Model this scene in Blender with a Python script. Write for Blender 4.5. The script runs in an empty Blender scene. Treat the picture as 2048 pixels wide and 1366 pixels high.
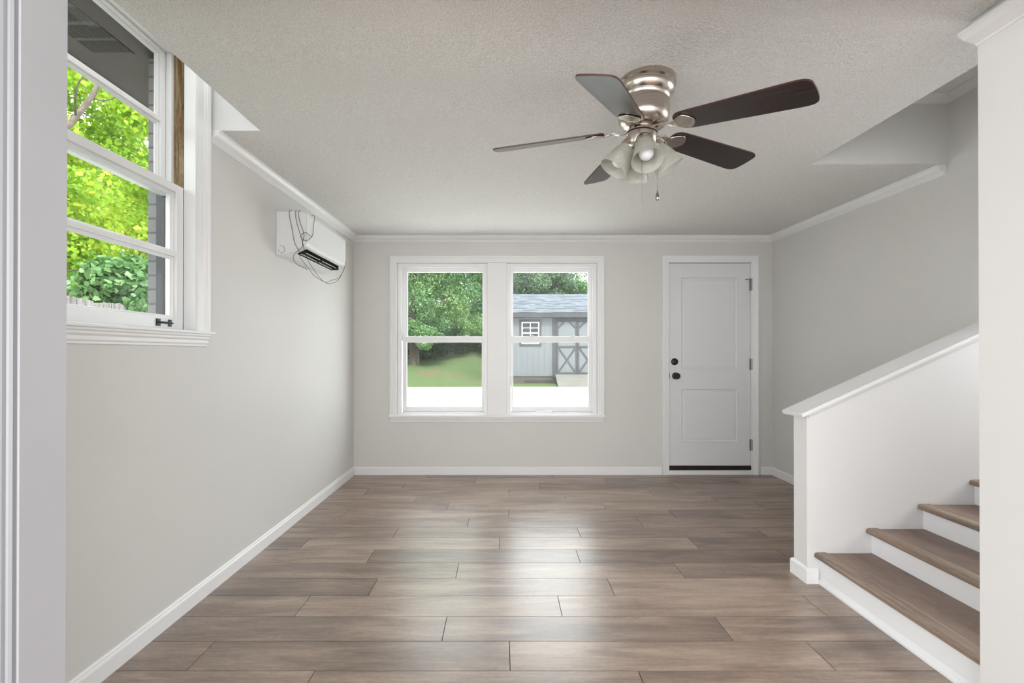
import bpy, math, random
import numpy as np
from mathutils import Vector, Matrix
random.seed(7)
S = bpy.context.scene
COL = S.collection
PI = math.pi

# ------------------------------------------------------------------ camera, world, lights, exposure
F, VX, VY, EYE = 910.0, 1007.0, 706.0, 1.21          # focal length in px, vanishing point, eye height
cd = bpy.data.cameras.new('camera'); cam = bpy.data.objects.new('camera', cd); COL.objects.link(cam)
PITCH = math.radians(0.2)
cd.sensor_width = 36.0; cd.lens = F / 2048 * 36; cd.clip_start = 0.05
cd.shift_x = (1024 - VX) / 2048
cd.shift_y = (VY - 683 - F * math.tan(PITCH)) / 2048
cam.location = (0, 0, EYE); cam.rotation_euler = (PI/2 + PITCH, 0, 0)
S.camera = cam
S.view_settings.view_transform = 'Standard'; S.view_settings.look = 'None'
S.view_settings.gamma = 1; S.view_settings.use_curve_mapping = False
S.view_settings.exposure = 0.0

w = bpy.data.worlds.new('overcast_sky'); S.world = w; w.use_nodes = True
bg = w.node_tree.nodes['Background']; bg.inputs[0].default_value = (0.95, 0.975, 1.0, 1); bg.inputs[1].default_value = 6.5

def area(name, loc, rot, sx, sy, power, color=(1, 1, 1)):
    l = bpy.data.lights.new(name, 'AREA'); l.shape = 'RECTANGLE'; l.size = sx; l.size_y = sy
    l.energy = power; l.color = color
    o = bpy.data.objects.new(name, l); COL.objects.link(o); o.location = loc; o.rotation_euler = rot
    return o
sl = bpy.data.lights.new('sun', 'SUN'); sl.energy = 8.0; sl.angle = math.radians(12); sl.color = (1, 0.95, 0.86)
so = bpy.data.objects.new('sun', sl); COL.objects.link(so)
so.rotation_euler = Vector((-0.10, 0.78, -1.0)).to_track_quat('-Z', 'Y').to_euler()
area('rear_room_left_fill', (-2.96, -1.3, 1.15), (PI/2, 0, -PI/2), 3.6, 2.0, 90, (0.97, 0.985, 1))  # unseen fill lamp added at the left, no window is built here
area('rear_room_right_fill', (3.16, -1.3, 1.15), (PI/2, 0, PI/2), 3.6, 2.0, 4, (0.97, 0.985, 1))  # weak fill lamp added at the right wall, likewise without a window
area('rear_room_end_fill', (0.1, -3.9, 1.2), (PI/2, 0, 0), 5.6, 2.2, 200, (0.97, 0.985, 1))  # main fill lamp added behind the camera to brighten the room
area('light_well_fill', (-1.36, 1.75, 2.79), (0, 0, 0), 0.2, 0.9, 2.1, (0.97, 0.99, 1))  # small lamp added under the lid to brighten the pocket face
area('upstairs_fill', (4.3, 1.97, 2.2), (0, PI/2, 0), 1.0, 0.8, 48, (0.95, 0.98, 1))  # unseen lamp added to brighten the stairs and half wall

# ------------------------------------------------------------------ materials
def lin(c):
    c = c / 255
    return c / 12.92 if c <= 0.04045 else ((c + 0.055) / 1.055) ** 2.4
def rgb(r, g, b): return (lin(r), lin(g), lin(b), 1)

class NT:
    def __init__(s, name):
        s.m = bpy.data.materials.new(name); s.m.use_nodes = True
        s.t = s.m.node_tree; s.b = s.t.nodes['Principled BSDF']; s.out = s.t.nodes['Material Output']
    def n(s, kind, **kw):
        nd = s.t.nodes.new(kind)
        for k, v in kw.items():
            if k.startswith('_'): setattr(nd, k[1:], v)
            else:
                nd.inputs[k.replace('__', ' ')].default_value = v
        return nd
    def l(s, a, b): s.t.links.new(a, b)
    def noise(s, scale, detail=3, rough=0.5, vec=None, dist=0.0):
        nd = s.n('ShaderNodeTexNoise'); nd.inputs['Scale'].default_value = scale
        nd.inputs['Detail'].default_value = detail; nd.inputs['Roughness'].default_value = rough
        nd.inputs['Distortion'].default_value = dist
        if vec is None:
            tc = s.n('ShaderNodeTexCoord'); vec = tc.outputs['Object']
        s.l(vec, nd.inputs['Vector']); return nd.outputs['Fac']
    def ramp(s, fac, stops):
        r = s.n('ShaderNodeValToRGB')
        while len(r.color_ramp.elements) < len(stops): r.color_ramp.elements.new(0.5)
        for e, (p, c) in zip(r.color_ramp.elements, stops): e.position = p; e.color = c
        s.l(fac, r.inputs['Fac']); return r.outputs['Color']
    def bump(s, h, strength, dist=0.01):
        b = s.n('ShaderNodeBump'); b.inputs['Strength'].default_value = strength; b.inputs['Distance'].default_value = dist
        s.l(h, b.inputs['Height']); s.l(b.outputs['Normal'], s.b.inputs['Normal'])
    def scaled(s, v, coord='Object'):
        tc = s.n('ShaderNodeTexCoord'); mp = s.n('ShaderNodeMapping'); mp.inputs['Scale'].default_value = v
        s.l(tc.outputs[coord], mp.inputs['Vector']); return mp.outputs['Vector']

def paint(name, col, rough=0.5, var=0.03, scale=3.0, bump=0.0, bscale=200, metal=0.0, spec=0.5):
    n = NT(name)
    c = rgb(*col)
    lo = tuple(x * (1 - var) for x in c[:3]) + (1,); hi = tuple(min(1, x * (1 + var)) for x in c[:3]) + (1,)
    n.l(n.ramp(n.noise(scale), [(0.35, lo), (0.65, hi)]), n.b.inputs['Base Color'])
    n.b.inputs['Roughness'].default_value = rough; n.b.inputs['Metallic'].default_value = metal
    n.b.inputs['Specular IOR Level'].default_value = spec
    if bump: n.bump(n.noise(bscale, 2), bump, 0.002)
    return n.m

M = {}
M['wall'] = paint('greige_wall_paint', (217, 216, 212), 0.55, 0.012, 1.5, 0.08, 260)
M['white'] = paint('white_wall_paint', (228, 227, 226), 0.5, 0.012, 1.5, 0.06, 260)
M['trim'] = paint('white_trim_paint', (238, 238, 238), 0.35, 0.01, 2.0)
M['vinyl'] = paint('white_vinyl', (240, 240, 241), 0.32, 0.008, 2.0)
M['door'] = paint('white_door_paint', (228, 228, 231), 0.42, 0.01, 2.0)
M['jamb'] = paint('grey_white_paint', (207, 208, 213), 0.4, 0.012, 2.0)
M['casing_dimmed'] = paint('dimmed_casing_paint', (158, 160, 165), 0.5, 0.012, 2.0)  # jamb paint darkened to offset the rear lamps shining on this casing
M['riser'] = paint('riser_paint', (240, 241, 243), 0.38, 0.01, 2.0)
M['black'] = paint('black_metal', (22, 21, 22), 0.38, 0.1, 20)
M['cable'] = paint('black_cable_rubber', (14, 14, 15), 0.5, 0.1, 20)
M['cable_white'] = paint('white_cable', (205, 202, 190), 0.5, 0.05, 20)
M['dark'] = paint('dark_recess', (26, 26, 27), 0.7, 0.1, 20)
M['plastic'] = paint('white_plastic', (236, 237, 238), 0.4, 0.006, 3)
M['gloss'] = paint('glossy_white_panel', (238, 240, 241), 0.08, 0.006, 3)
M['steel'] = paint('hinge_steel', (150, 148, 144), 0.35, 0.05, 30, metal=1.0)
M['rubber'] = paint('dark_threshold', (40, 26, 22), 0.4, 0.25, 60)
M['bulb'] = paint('frosted_bulb', (236, 236, 240), 0.35, 0.01, 5)

def m_ceiling():
    n = NT('popcorn_ceiling')
    f = n.noise(165, 3, 0.6)
    f2 = n.noise(85, 2, 0.5)
    mx = n.n('ShaderNodeMath', _operation='ADD'); n.l(f, mx.inputs[0]); n.l(f2, mx.inputs[1])
    n.l(n.ramp(f, [(0.36, rgb(228, 226, 221)), (0.58, rgb(245, 244, 241))]), n.b.inputs['Base Color'])
    n.b.inputs['Roughness'].default_value = 0.85
    n.bump(mx.outputs[0], 0.75, 0.012)
    return n.m
M['ceiling'] = m_ceiling()

def m_wood(name, stops, stretch, rough, spec=0.5, use_rnd=True, ior=1.5):
    n = NT(name)
    v = n.scaled(stretch)
    if use_rnd:
        at = n.n('ShaderNodeAttribute', _attribute_name='rnd')
        ad = n.n('ShaderNodeVectorMath', _operation='MULTIPLY_ADD')
        cmb = n.n('ShaderNodeCombineXYZ')
        for i in range(3): n.l(at.outputs['Fac'], cmb.inputs[i])
        n.l(cmb.outputs[0], ad.inputs[0]); ad.inputs[1].default_value = (37, 53, 71); n.l(v, ad.inputs[2])
        v = ad.outputs[0]
    a = n.noise(1.0, 6, 0.62, v, 0.6)
    mp2 = n.n('ShaderNodeMapping'); mp2.inputs['Scale'].default_value = (2.2, 9, 9); n.l(v, mp2.inputs['Vector'])
    b = n.noise(1.6, 4, 0.6, mp2.outputs[0])
    mp3 = n.n('ShaderNodeMapping'); mp3.inputs['Scale'].default_value = (26, 7, 9); n.l(v, mp3.inputs['Vector'])
    c = n.noise(1.0, 3, 0.6, mp3.outputs[0], 0.4)
    bc = n.n('ShaderNodeMix'); bc.inputs[0].default_value = 0.38; n.l(b, bc.inputs[2]); n.l(c, bc.inputs[3]); b = bc.outputs[0]
    mx = n.n('ShaderNodeMix'); mx.inputs[0].default_value = 0.40
    n.l(a, mx.inputs[2]); n.l(b, mx.inputs[3])
    f = mx.outputs[0]
    if use_rnd:
        sub = n.n('ShaderNodeMath', _operation='MULTIPLY_ADD'); n.l(at.outputs['Fac'], sub.inputs[0]); sub.inputs[1].default_value = 0.13
        m3 = n.n('ShaderNodeMath', _operation='SUBTRACT'); m3.inputs[1].default_value = 0.065
        n.l(f, sub.inputs[2]); n.l(sub.outputs[0], m3.inputs[0]); f = m3.outputs[0]
    n.l(n.ramp(f, stops), n.b.inputs['Base Color'])
    rr = n.n('ShaderNodeMapRange'); n.l(b, rr.inputs['Value'])
    rr.inputs['To Min'].default_value = rough - 0.05; rr.inputs['To Max'].default_value = rough + 0.07
    n.l(rr.outputs[0], n.b.inputs['Roughness'])
    n.b.inputs['Specular IOR Level'].default_value = spec
    n.b.inputs['IOR'].default_value = ior
    n.bump(b, 0.16, 0.001)
    return n.m
WSTOPS = [(0.33, rgb(90, 71, 62)), (0.45, rgb(124, 103, 90)), (0.55, rgb(152, 130, 114)), (0.67, rgb(178, 157, 140))]
M['floor'] = m_wood('laminate_plank', WSTOPS, (1.7, 11, 11), 0.31, 0.5, True, 2.1)
M['tread'] = m_wood('laminate_tread', [(0.30, rgb(94, 75, 66)), (0.5, rgb(131, 109, 97)), (0.70, rgb(157, 134, 119))], (9, 1.7, 9), 0.4, 0.5, False)
M['nosing'] = m_wood('laminate_nosing', [(0.32, rgb(88, 72, 62)), (0.5, rgb(136, 117, 102)), (0.68, rgb(166, 148, 131))], (26, 2.2, 26), 0.42, 0.5, False)
M['gap'] = paint('plank_gap', (38, 30, 27), 0.8, 0.1, 10)
M['raw'] = m_wood('raw_wood_track', [(0.32, rgb(72, 54, 36)), (0.48, rgb(128, 104, 74)), (0.66, rgb(186, 170, 140))], (30, 30, 3), 0.7, 0.2, False)
M['blade'] = m_wood('dark_walnut_blade', [(0.36, rgb(24, 18, 17)), (0.5, rgb(42, 33, 31)), (0.62, rgb(66, 54, 50))], (5, 60, 60), 0.22, 0.7, False)
M['blade_edge'] = paint('blade_edge', (66, 36, 32), 0.5, 0.1, 12)

def m_nickel():
    n = NT('brushed_nickel')
    v = n.scaled((2, 2, 160))
    f = n.noise(3, 3, 0.5, v)
    n.l(n.ramp(f, [(0.3, rgb(176, 166, 156)), (0.7, rgb(204, 195, 186))]), n.b.inputs['Base Color'])
    n.b.inputs['Metallic'].default_value = 1.0; n.b.inputs['Roughness'].default_value = 0.26
    return n.m
M['nickel'] = m_nickel()

def m_frost():
    n = NT('frosted_alabaster_glass')
    f = n.noise(22, 3, 0.5, dist=1.0)
    col = n.ramp(f, [(0.35, rgb(204, 205, 196)), (0.65, rgb(222, 222, 215))])
    tr = n.n('ShaderNodeBsdfTranslucent'); n.l(col, tr.inputs['Color'])
    tp = n.n('ShaderNodeBsdfTransparent'); tp.inputs['Color'].default_value = (0.95, 0.95, 0.935, 1)
    n.l(col, n.b.inputs['Base Color']); n.b.inputs['Roughness'].default_value = 0.25
    m1 = n.n('ShaderNodeMixShader'); m1.inputs[0].default_value = 0.45
    n.l(n.b.outputs[0], m1.inputs[1]); n.l(tr.outputs[0], m1.inputs[2])
    m2 = n.n('ShaderNodeMixShader'); m2.inputs[0].default_value = 0.38
    n.l(m1.outputs[0], m2.inputs[1]); n.l(tp.outputs[0], m2.inputs[2]); n.l(m2.outputs[0], n.out.inputs['Surface'])
    return n.m
M['frost'] = m_frost()

def m_glass(name, haze=0.0):
    n = NT(name)
    tp = n.n('ShaderNodeBsdfTransparent'); tp.inputs['Color'].default_value = (0.95, 0.97, 0.96, 1)
    gl = n.n('ShaderNodeBsdfGlossy'); gl.inputs['Roughness'].default_value = 0.0
    fr = n.n('ShaderNodeFresnel'); fr.inputs['IOR'].default_value = 1.12
    mx = n.n('ShaderNodeMixShader'); ge = n.n('ShaderNodeNewGeometry'); bf = n.n('ShaderNodeMath', _operation='MULTIPLY_ADD')
    n.l(ge.outputs['Backfacing'], bf.inputs[0]); bf.inputs[1].default_value = -1.0; bf.inputs[2].default_value = 1.0
    fm_ = n.n('ShaderNodeMath', _operation='MULTIPLY'); n.l(fr.outputs[0], fm_.inputs[0]); n.l(bf.outputs[0], fm_.inputs[1])
    n.l(fm_.outputs[0], mx.inputs[0]); n.l(tp.outputs[0], mx.inputs[1]); n.l(gl.outputs[0], mx.inputs[2])
    res = mx.outputs[0]
    if haze:  # translucent mix stands in for sun glare and insect-screen haze
        tr = n.n('ShaderNodeBsdfTranslucent'); tr.inputs['Color'].default_value = (0.9, 0.93, 0.95, 1)
        f = n.noise(5, 3, 0.6)
        mr = n.n('ShaderNodeMapRange'); n.l(f, mr.inputs['Value']); mr.inputs['From Min'].default_value = 0.3; mr.inputs['From Max'].default_value = 0.7
        mr.inputs['To Min'].default_value = haze * 0.5; mr.inputs['To Max'].default_value = haze * 1.4
        m2 = n.n('ShaderNodeMixShader'); n.l(mr.outputs[0], m2.inputs[0]); n.l(res, m2.inputs[1]); n.l(tr.outputs[0], m2.inputs[2]); res = m2.outputs[0]
    n.l(res, n.out.inputs['Surface'])
    return n.m
M['glass'] = m_glass('window_glass', 0.006)
M['glass_hazy'] = m_glass('hazy_window_glass', 0.010)

def m_leaf(name, stops, transl=0.4):
    n = NT(name)
    at = n.n('ShaderNodeAttribute', _attribute_name='rnd')
    col = n.ramp(at.outputs['Fac'], stops)
    n.l(col, n.b.inputs['Base Color']); n.b.inputs['Roughness'].default_value = 0.5; n.b.inputs['Specular IOR Level'].default_value = 0.35
    tr = n.n('ShaderNodeBsdfTranslucent'); n.l(col, tr.inputs['Color'])
    mx = n.n('ShaderNodeMixShader'); mx.inputs[0].default_value = transl
    n.l(n.b.outputs[0], mx.inputs[1]); n.l(tr.outputs[0], mx.inputs[2]); n.l(mx.outputs[0], n.out.inputs['Surface'])
    return n.m
M['leaf_maple'] = m_leaf('maple_leaves', [(0.0, rgb(91, 132, 37)), (0.45, rgb(141, 176, 49)), (0.8, rgb(176, 196, 68)), (1.0, rgb(202, 202, 84))], 0.5)
M['leaf_vine'] = m_leaf('vine_leaves', [(0.0, rgb(48, 86, 40)), (0.6, rgb(86, 125, 71)), (1.0, rgb(128, 157, 104))], 0.4)
M['leaf_yard'] = m_leaf('yard_tree_leaves', [(0.0, rgb(62, 93, 65)), (0.45, rgb(92, 127, 83)), (0.8, rgb(121, 151, 92)), (1.0, rgb(153, 174, 104))], 0.4)
M['leaf_far'] = m_leaf('far_tree_leaves', [(0.0, rgb(64, 88, 68)), (0.5, rgb(88, 110, 83)), (1.0, rgb(123, 141, 103))], 0.4)
M['leaf_dark'] = m_leaf('shrub_leaves', [(0.0, rgb(35, 47, 29)), (0.6, rgb(59, 73, 47)), (1.0, rgb(84, 98, 59))], 0.3)
M['bark'] = paint('bark', (72, 64, 56), 0.9, 0.35, 14, 0.8, 40)

def m_ground(name, stops, sc, rough=0.95, bump=0.5):
    n = NT(name)
    a = n.noise(sc, 6, 0.7); n.l(n.ramp(a, stops), n.b.inputs['Base Color']); n.b.inputs['Roughness'].default_value = rough
    n.b.inputs['Specular IOR Level'].default_value = 0.15
    n.bump(n.noise(sc * 6, 3), bump, 0.02); return n.m
def m_lawn():
    n = NT('lawn_grass')
    a = n.noise(20, 8, 0.85); b = n.noise(0.55, 3, 0.5)
    g = n.ramp(a, [(0.3, rgb(46, 58, 35)), (0.5, rgb(66, 79, 50)), (0.72, rgb(90, 103, 70))])
    d = n.ramp(b, [(0.60, (0, 0, 0, 1)), (0.70, (1, 1, 1, 1))])
    mx = n.n('ShaderNodeMix', _data_type='RGBA'); n.l(d, mx.inputs[0]); n.l(g, mx.inputs[6]); mx.inputs[7].default_value = rgb(86, 74, 61)
    n.l(mx.outputs[2], n.b.inputs['Base Color']); n.b.inputs['Roughness'].default_value = 0.95
    n.b.inputs['Specular IOR Level'].default_value = 0.1
    n.bump(n.noise(30, 3), 0.6, 0.03); return n.m
M['lawn'] = m_lawn()
M['concrete'] = m_ground('pale_concrete', [(0.3, rgb(214, 211, 205)), (0.5, rgb(232, 230, 226)), (0.7, rgb(240, 239, 236))], 5, 0.9, 0.2)
def m_brick():
    n = NT('grey_painted_brick')
    v = n.scaled((1, 1, 1))
    sx = n.n('ShaderNodeSeparateXYZ'); n.l(v, sx.inputs[0])
    cb = n.n('ShaderNodeCombineXYZ')
    ad = n.n('ShaderNodeMath', _operation='ADD'); n.l(sx.outputs[0], ad.inputs[0]); n.l(sx.outputs[1], ad.inputs[1])
    n.l(ad.outputs[0], cb.inputs[0]); n.l(sx.outputs[2], cb.inputs[1])
    br = n.n('ShaderNodeTexBrick'); n.l(cb.outputs[0], br.inputs['Vector'])
    br.inputs['Scale'].default_value = 1; br.inputs['Brick Width'].default_value = 0.21; br.inputs['Row Height'].default_value = 0.069
    br.inputs['Mortar Size'].default_value = 0.005
    br.inputs['Color1'].default_value = rgb(134, 132, 135); br.inputs['Color2'].default_value = rgb(146, 144, 146); br.inputs['Mortar'].default_value = rgb(104, 102, 104)
    n.l(br.outputs['Color'], n.b.inputs['Base Color']); n.b.inputs['Roughness'].default_value = 0.8
    no = n.noise(90, 4, 0.7)
    mx = n.n('ShaderNodeMath', _operation='MULTIPLY_ADD'); n.l(br.outputs['Fac'], mx.inputs[0]); mx.inputs[1].default_value = -1.2; n.l(no, mx.inputs[2])
    n.bump(mx.outputs[0], 0.8, 0.006); return n.m
M['brick'] = m_brick()
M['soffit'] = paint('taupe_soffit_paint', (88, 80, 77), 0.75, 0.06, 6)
M['soffit_dark'] = paint('dark_fascia', (34, 29, 27), 0.7, 0.08, 6)
M['ext_grey'] = paint('grey_exterior_trim', (74, 74, 81), 0.6, 0.05, 10)
M['picket'] = m_wood('weathered_picket', [(0.34, rgb(52, 49, 47)), (0.48, rgb(104, 101, 99)), (0.62, rgb(132, 129, 128))], (30, 30, 2.5), 0.9, 0.1, False)
M['siding'] = paint('pale_grey_siding', (74, 77, 81), 0.7, 0.02, 4)
M['shed_trim'] = paint('charcoal_shed_trim', (30, 31, 35), 0.65, 0.05, 8)
M['shed_window'] = paint('dark_shed_glass', (44, 46, 50), 0.5, 0.1, 4, spec=0.1)
def m_shingle():
    n = NT('blue_grey_shingles')
    tc = n.n('ShaderNodeTexCoord'); sx = n.n('ShaderNodeSeparateXYZ'); n.l(tc.outputs['Object'], sx.inputs[0])
    cb = n.n('ShaderNodeCombineXYZ'); n.l(sx.outputs[0], cb.inputs[0]); n.l(sx.outputs[2], cb.inputs[1])
    def brick(wd, c1, c2, mo, ms, off):
        br = n.n('ShaderNodeTexBrick'); n.l(cb.outputs[0], br.inputs['Vector']); br.offset = off
        br.inputs['Scale'].default_value = 1; br.inputs['Brick Width'].default_value = wd; br.inputs['Row Height'].default_value = 0.083
        br.inputs['Mortar Size'].default_value = ms; br.inputs['Mortar Smooth'].default_value = 0.0
        br.inputs['Color1'].default_value = c1; br.inputs['Color2'].default_value = c2; br.inputs['Mortar'].default_value = mo
        return br
    br = brick(0.19, rgb(70, 75, 82), rgb(84, 89, 96), rgb(66, 71, 78), 0.002, 0.37)
    dk = brick(0.31, (0, 0, 0, 1), (1, 1, 1, 1), (0, 0, 0, 1), 0.002, 0.61)      # which tabs have a dark lower edge
    dv = n.n('ShaderNodeMath', _operation='DIVIDE'); n.l(sx.outputs[2], dv.inputs[0]); dv.inputs[1].default_value = 0.083
    fr = n.n('ShaderNodeMath', _operation='FRACT'); n.l(dv.outputs[0], fr.inputs[0])
    ed = n.n('ShaderNodeMath', _operation='LESS_THAN'); n.l(fr.outputs[0], ed.inputs[0]); ed.inputs[1].default_value = 0.24
    th = n.n('ShaderNodeMath', _operation='GREATER_THAN'); n.l(dk.outputs['Color'], th.inputs[0]); th.inputs[1].default_value = 0.5
    mu = n.n('ShaderNodeMath', _operation='MULTIPLY'); n.l(th.outputs[0], mu.inputs[0]); n.l(ed.outputs[0], mu.inputs[1])
    mx = n.n('ShaderNodeMix', _data_type='RGBA'); n.l(mu.outputs[0], mx.inputs[0]); n.l(br.outputs['Color'], mx.inputs[6]); mx.inputs[7].default_value = rgb(30, 34, 40)
    n.l(mx.outputs[2], n.b.inputs['Base Color']); n.b.inputs['Roughness'].default_value = 0.9
    n.b.inputs['Specular IOR Level'].default_value = 0.1
    return n.m
M['shingle'] = m_shingle()
M['ramp_wood'] = m_wood('bleached_ramp_boards', [(0.3, rgb(80, 78, 75)), (0.5, rgb(90, 89, 86)), (0.7, rgb(97, 96, 94))], (2, 14, 14), 0.85, 0.1, False)
M['skid'] = paint('skid_timber', (58, 53, 45), 0.85, 0.1, 8)

# ------------------------------------------------------------------ mesh helpers
class MB:
    def __init__(s): s.v = []; s.f = []; s.at = []; s.mi = []; s.cur = 0; s.r = 0.0
    def quad(s, a, b, c, d): 
        i = len(s.v); s.v += [tuple(a), tuple(b), tuple(c), tuple(d)]; s._f((i, i+1, i+2, i+3))
    def _f(s, f): s.f.append(f); s.at.append(s.r); s.mi.append(s.cur)
    def box(s, a, b):
        x0, y0, z0 = [min(p, q) for p, q in zip(a, b)]; x1, y1, z1 = [max(p, q) for p, q in zip(a, b)]
        i = len(s.v)
        s.v += [(x0,y0,z0),(x1,y0,z0),(x1,y1,z0),(x0,y1,z0),(x0,y0,z1),(x1,y0,z1),(x1,y1,z1),(x0,y1,z1)]
        for f in ((0,3,2,1),(4,5,6,7),(0,1,5,4),(1,2,6,5),(2,3,7,6),(3,0,4,7)): s._f(tuple(i+k for k in f))
        return s
    def frame(s, x0, x1, z0, z1, l, r, b, t, ya, yb, ax='x'):
        """four butt-jointed members round an opening (no overlaps); ax 'x': in the x-z plane, 'y': in the y-z plane"""
        P = (lambda u, d, v: (u, d, v)) if ax == 'x' else (lambda u, d, v: (d, u, v))
        if l: s.box(P(x0,ya,z0), P(x0+l,yb,z1))
        if r: s.box(P(x1-r,ya,z0), P(x1,yb,z1))
        if b: s.box(P(x0+l,ya,z0), P(x1-r,yb,z0+b))
        if t: s.box(P(x0+l,ya,z1-t), P(x1-r,yb,z1))
        return s
    def prism(s, pts, ext):
        """closed 3-D polygon pts pushed along vector ext"""
        i = len(s.v); n = len(pts); e = Vector(ext)
        nrm = sum(((Vector(pts[k])).cross(Vector(pts[(k+1) % n])) for k in range(n)), Vector())
        p = list(pts)
        if nrm.dot(e) > 0: p = p[::-1]
        s.v += [tuple(q) for q in p] + [tuple(Vector(q) + e) for q in p]
        s._f(tuple(range(i, i+n))); s._f(tuple(range(i+2*n-1, i+n-1, -1)))
        for k in range(n):
            j = (k+1) % n; s._f((i+k, i+n+k, i+n+j, i+j))
        return s
    def bar(s, a, b, wdt, thk, nrm):
        """rectangular bar from a to b lying in the plane with normal nrm; thickness along nrm"""
        a, b, nrm = Vector(a), Vector(b), Vector(nrm).normalized(); t = (b-a).normalized(); sd = t.cross(nrm) * wdt / 2
        s.prism([a+sd, b+sd, b-sd, a-sd], nrm*thk); return s
    def sweep(s, prof, path, N, closed=False):
        path = [Vector(p) for p in path]; N = Vector(N); n = len(path); segs = n if closed else n-1
        side = []
        for k in range(segs):
            t = (path[(k+1) % n] - path[k]); t -= N * t.dot(N); side.append(t.normalized().cross(N))
        rings = []
        for k in range(n):
            if closed: a, b = side[k-1], side[k]
            else: a = side[max(0, k-1)]; b = side[min(segs-1, k)]
            m = (a+b) / (1 + a.dot(b))
            i = len(s.v); s.v += [tuple(path[k] + m*u + N*v) for u, v in prof]; rings.append(i)
        P = len(prof)
        for k in range(segs):
            a, b = rings[k], rings[(k+1) % n]
            for j in range(P):
                q = (j+1) % P; s._f((a+j, b+j, b+q, a+q))
        if not closed:
            s._f(tuple(rings[0]+j for j in range(P))); s._f(tuple(rings[-1]+j for j in range(P-1, -1, -1)))
        return s
    def lathe(s, prof, M4=None, seg=40):
        M4 = M4 or Matrix(); rows = []
        for r, z in prof:
            i = len(s.v)
            if r < 1e-6: s.v.append(tuple(M4 @ Vector((0,0,z)))); rows.append((i, 1))
            else:
                s.v += [tuple(M4 @ Vector((r*math.cos(2*PI*k/seg), r*math.sin(2*PI*k/seg), z))) for k in range(seg)]; rows.append((i, seg))
        for (a, na), (b, nb) in zip(rows, rows[1:]):
            for k in range(seg):
                j = (k+1) % seg
                if na == 1 and nb == 1: continue
                if na == 1: s._f((a, b+j, b+k))
                elif nb == 1: s._f((a+k, a+j, b))
                else: s._f((a+k, a+j, b+j, b+k))
        return s
    def tube(s, pts, rad, seg=8, cap=True):
        pts = [Vector(p) for p in pts]; n = len(pts)
        rads = rad if isinstance(rad, (list, tuple)) else [rad]*n
        t0 = (pts[1]-pts[0]).normalized(); up = t0.orthogonal().normalized(); rings = []
        for k in range(n):
            t = (pts[min(n-1, k+1)] - pts[max(0, k-1)])
            if t.length < 1e-9: t = t0
            t = t.normalized(); up = (up - t*up.dot(t)); up = up.normalized() if up.length > 1e-6 else t.orthogonal().normalized()
            sd = t.cross(up); i = len(s.v); rings.append(i)
            for j in range(seg):
                a = 2*PI*j/seg; s.v.append(tuple(pts[k] + (up*math.cos(a) + sd*math.sin(a))*rads[k]))
        for a, b in zip(rings, rings[1:]):
            for j in range(seg):
                q = (j+1) % seg; s._f((a+j, a+q, b+q, b+j))
        if cap:
            s._f(tuple(rings[0]+j for j in range(seg-1, -1, -1))); s._f(tuple(rings[-1]+j for j in range(seg)))
        return s
    def build(s, name, mat, parent=None, smooth=False, bevel=0.0, attr=False, loc=None):
        me = bpy.data.meshes.new(name); org = Vector(loc) if loc else Vector((0,0,0))
        vs = [tuple(Vector(v)-org) for v in s.v] if loc else s.v
        me.from_pydata(vs, [], s.f); me.update()
        mats = mat if isinstance(mat, list) else [mat]
        for m in mats: me.materials.append(m)
        if len(mats) > 1: me.polygons.foreach_set('material_index', s.mi)
        if attr:
            a = me.attributes.new('rnd', 'FLOAT', 'FACE'); a.data.foreach_set('value', s.at)
        if smooth:
            me.polygons.foreach_set('use_smooth', [True]*len(me.polygons))
            me.set_sharp_from_angle(angle=math.radians(35))
        o = bpy.data.objects.new(name, me); COL.objects.link(o)
        if loc: o.location = org
        if parent: o.parent = parent
        if bevel:
            b = o.modifiers.new('bevel', 'BEVEL'); b.width = bevel; b.segments = 2; b.limit_method = 'ANGLE'; b.angle_limit = math.radians(40)
        return o

def tag(o, label=None, cat=None, group=None, kind=None):
    if label: o['label'] = label
    if cat: o['category'] = cat
    if group: o['group'] = group
    if kind: o['kind'] = kind
    return o
def struct(o, label=None, cat=None): return tag(o, label, cat, None, 'structure')
def empty(name, loc=(0,0,0), rot=(0,0,0)):
    o = bpy.data.objects.new(name, None); COL.objects.link(o); o.location = loc; o.rotation_euler = rot; o.empty_display_size = 0.1
    return o
def child(o, p):          # parent keeping world placement when the parent only has a location
    o.parent = p; o.location = Vector(o.location) - Vector(p.location); return o

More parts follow.
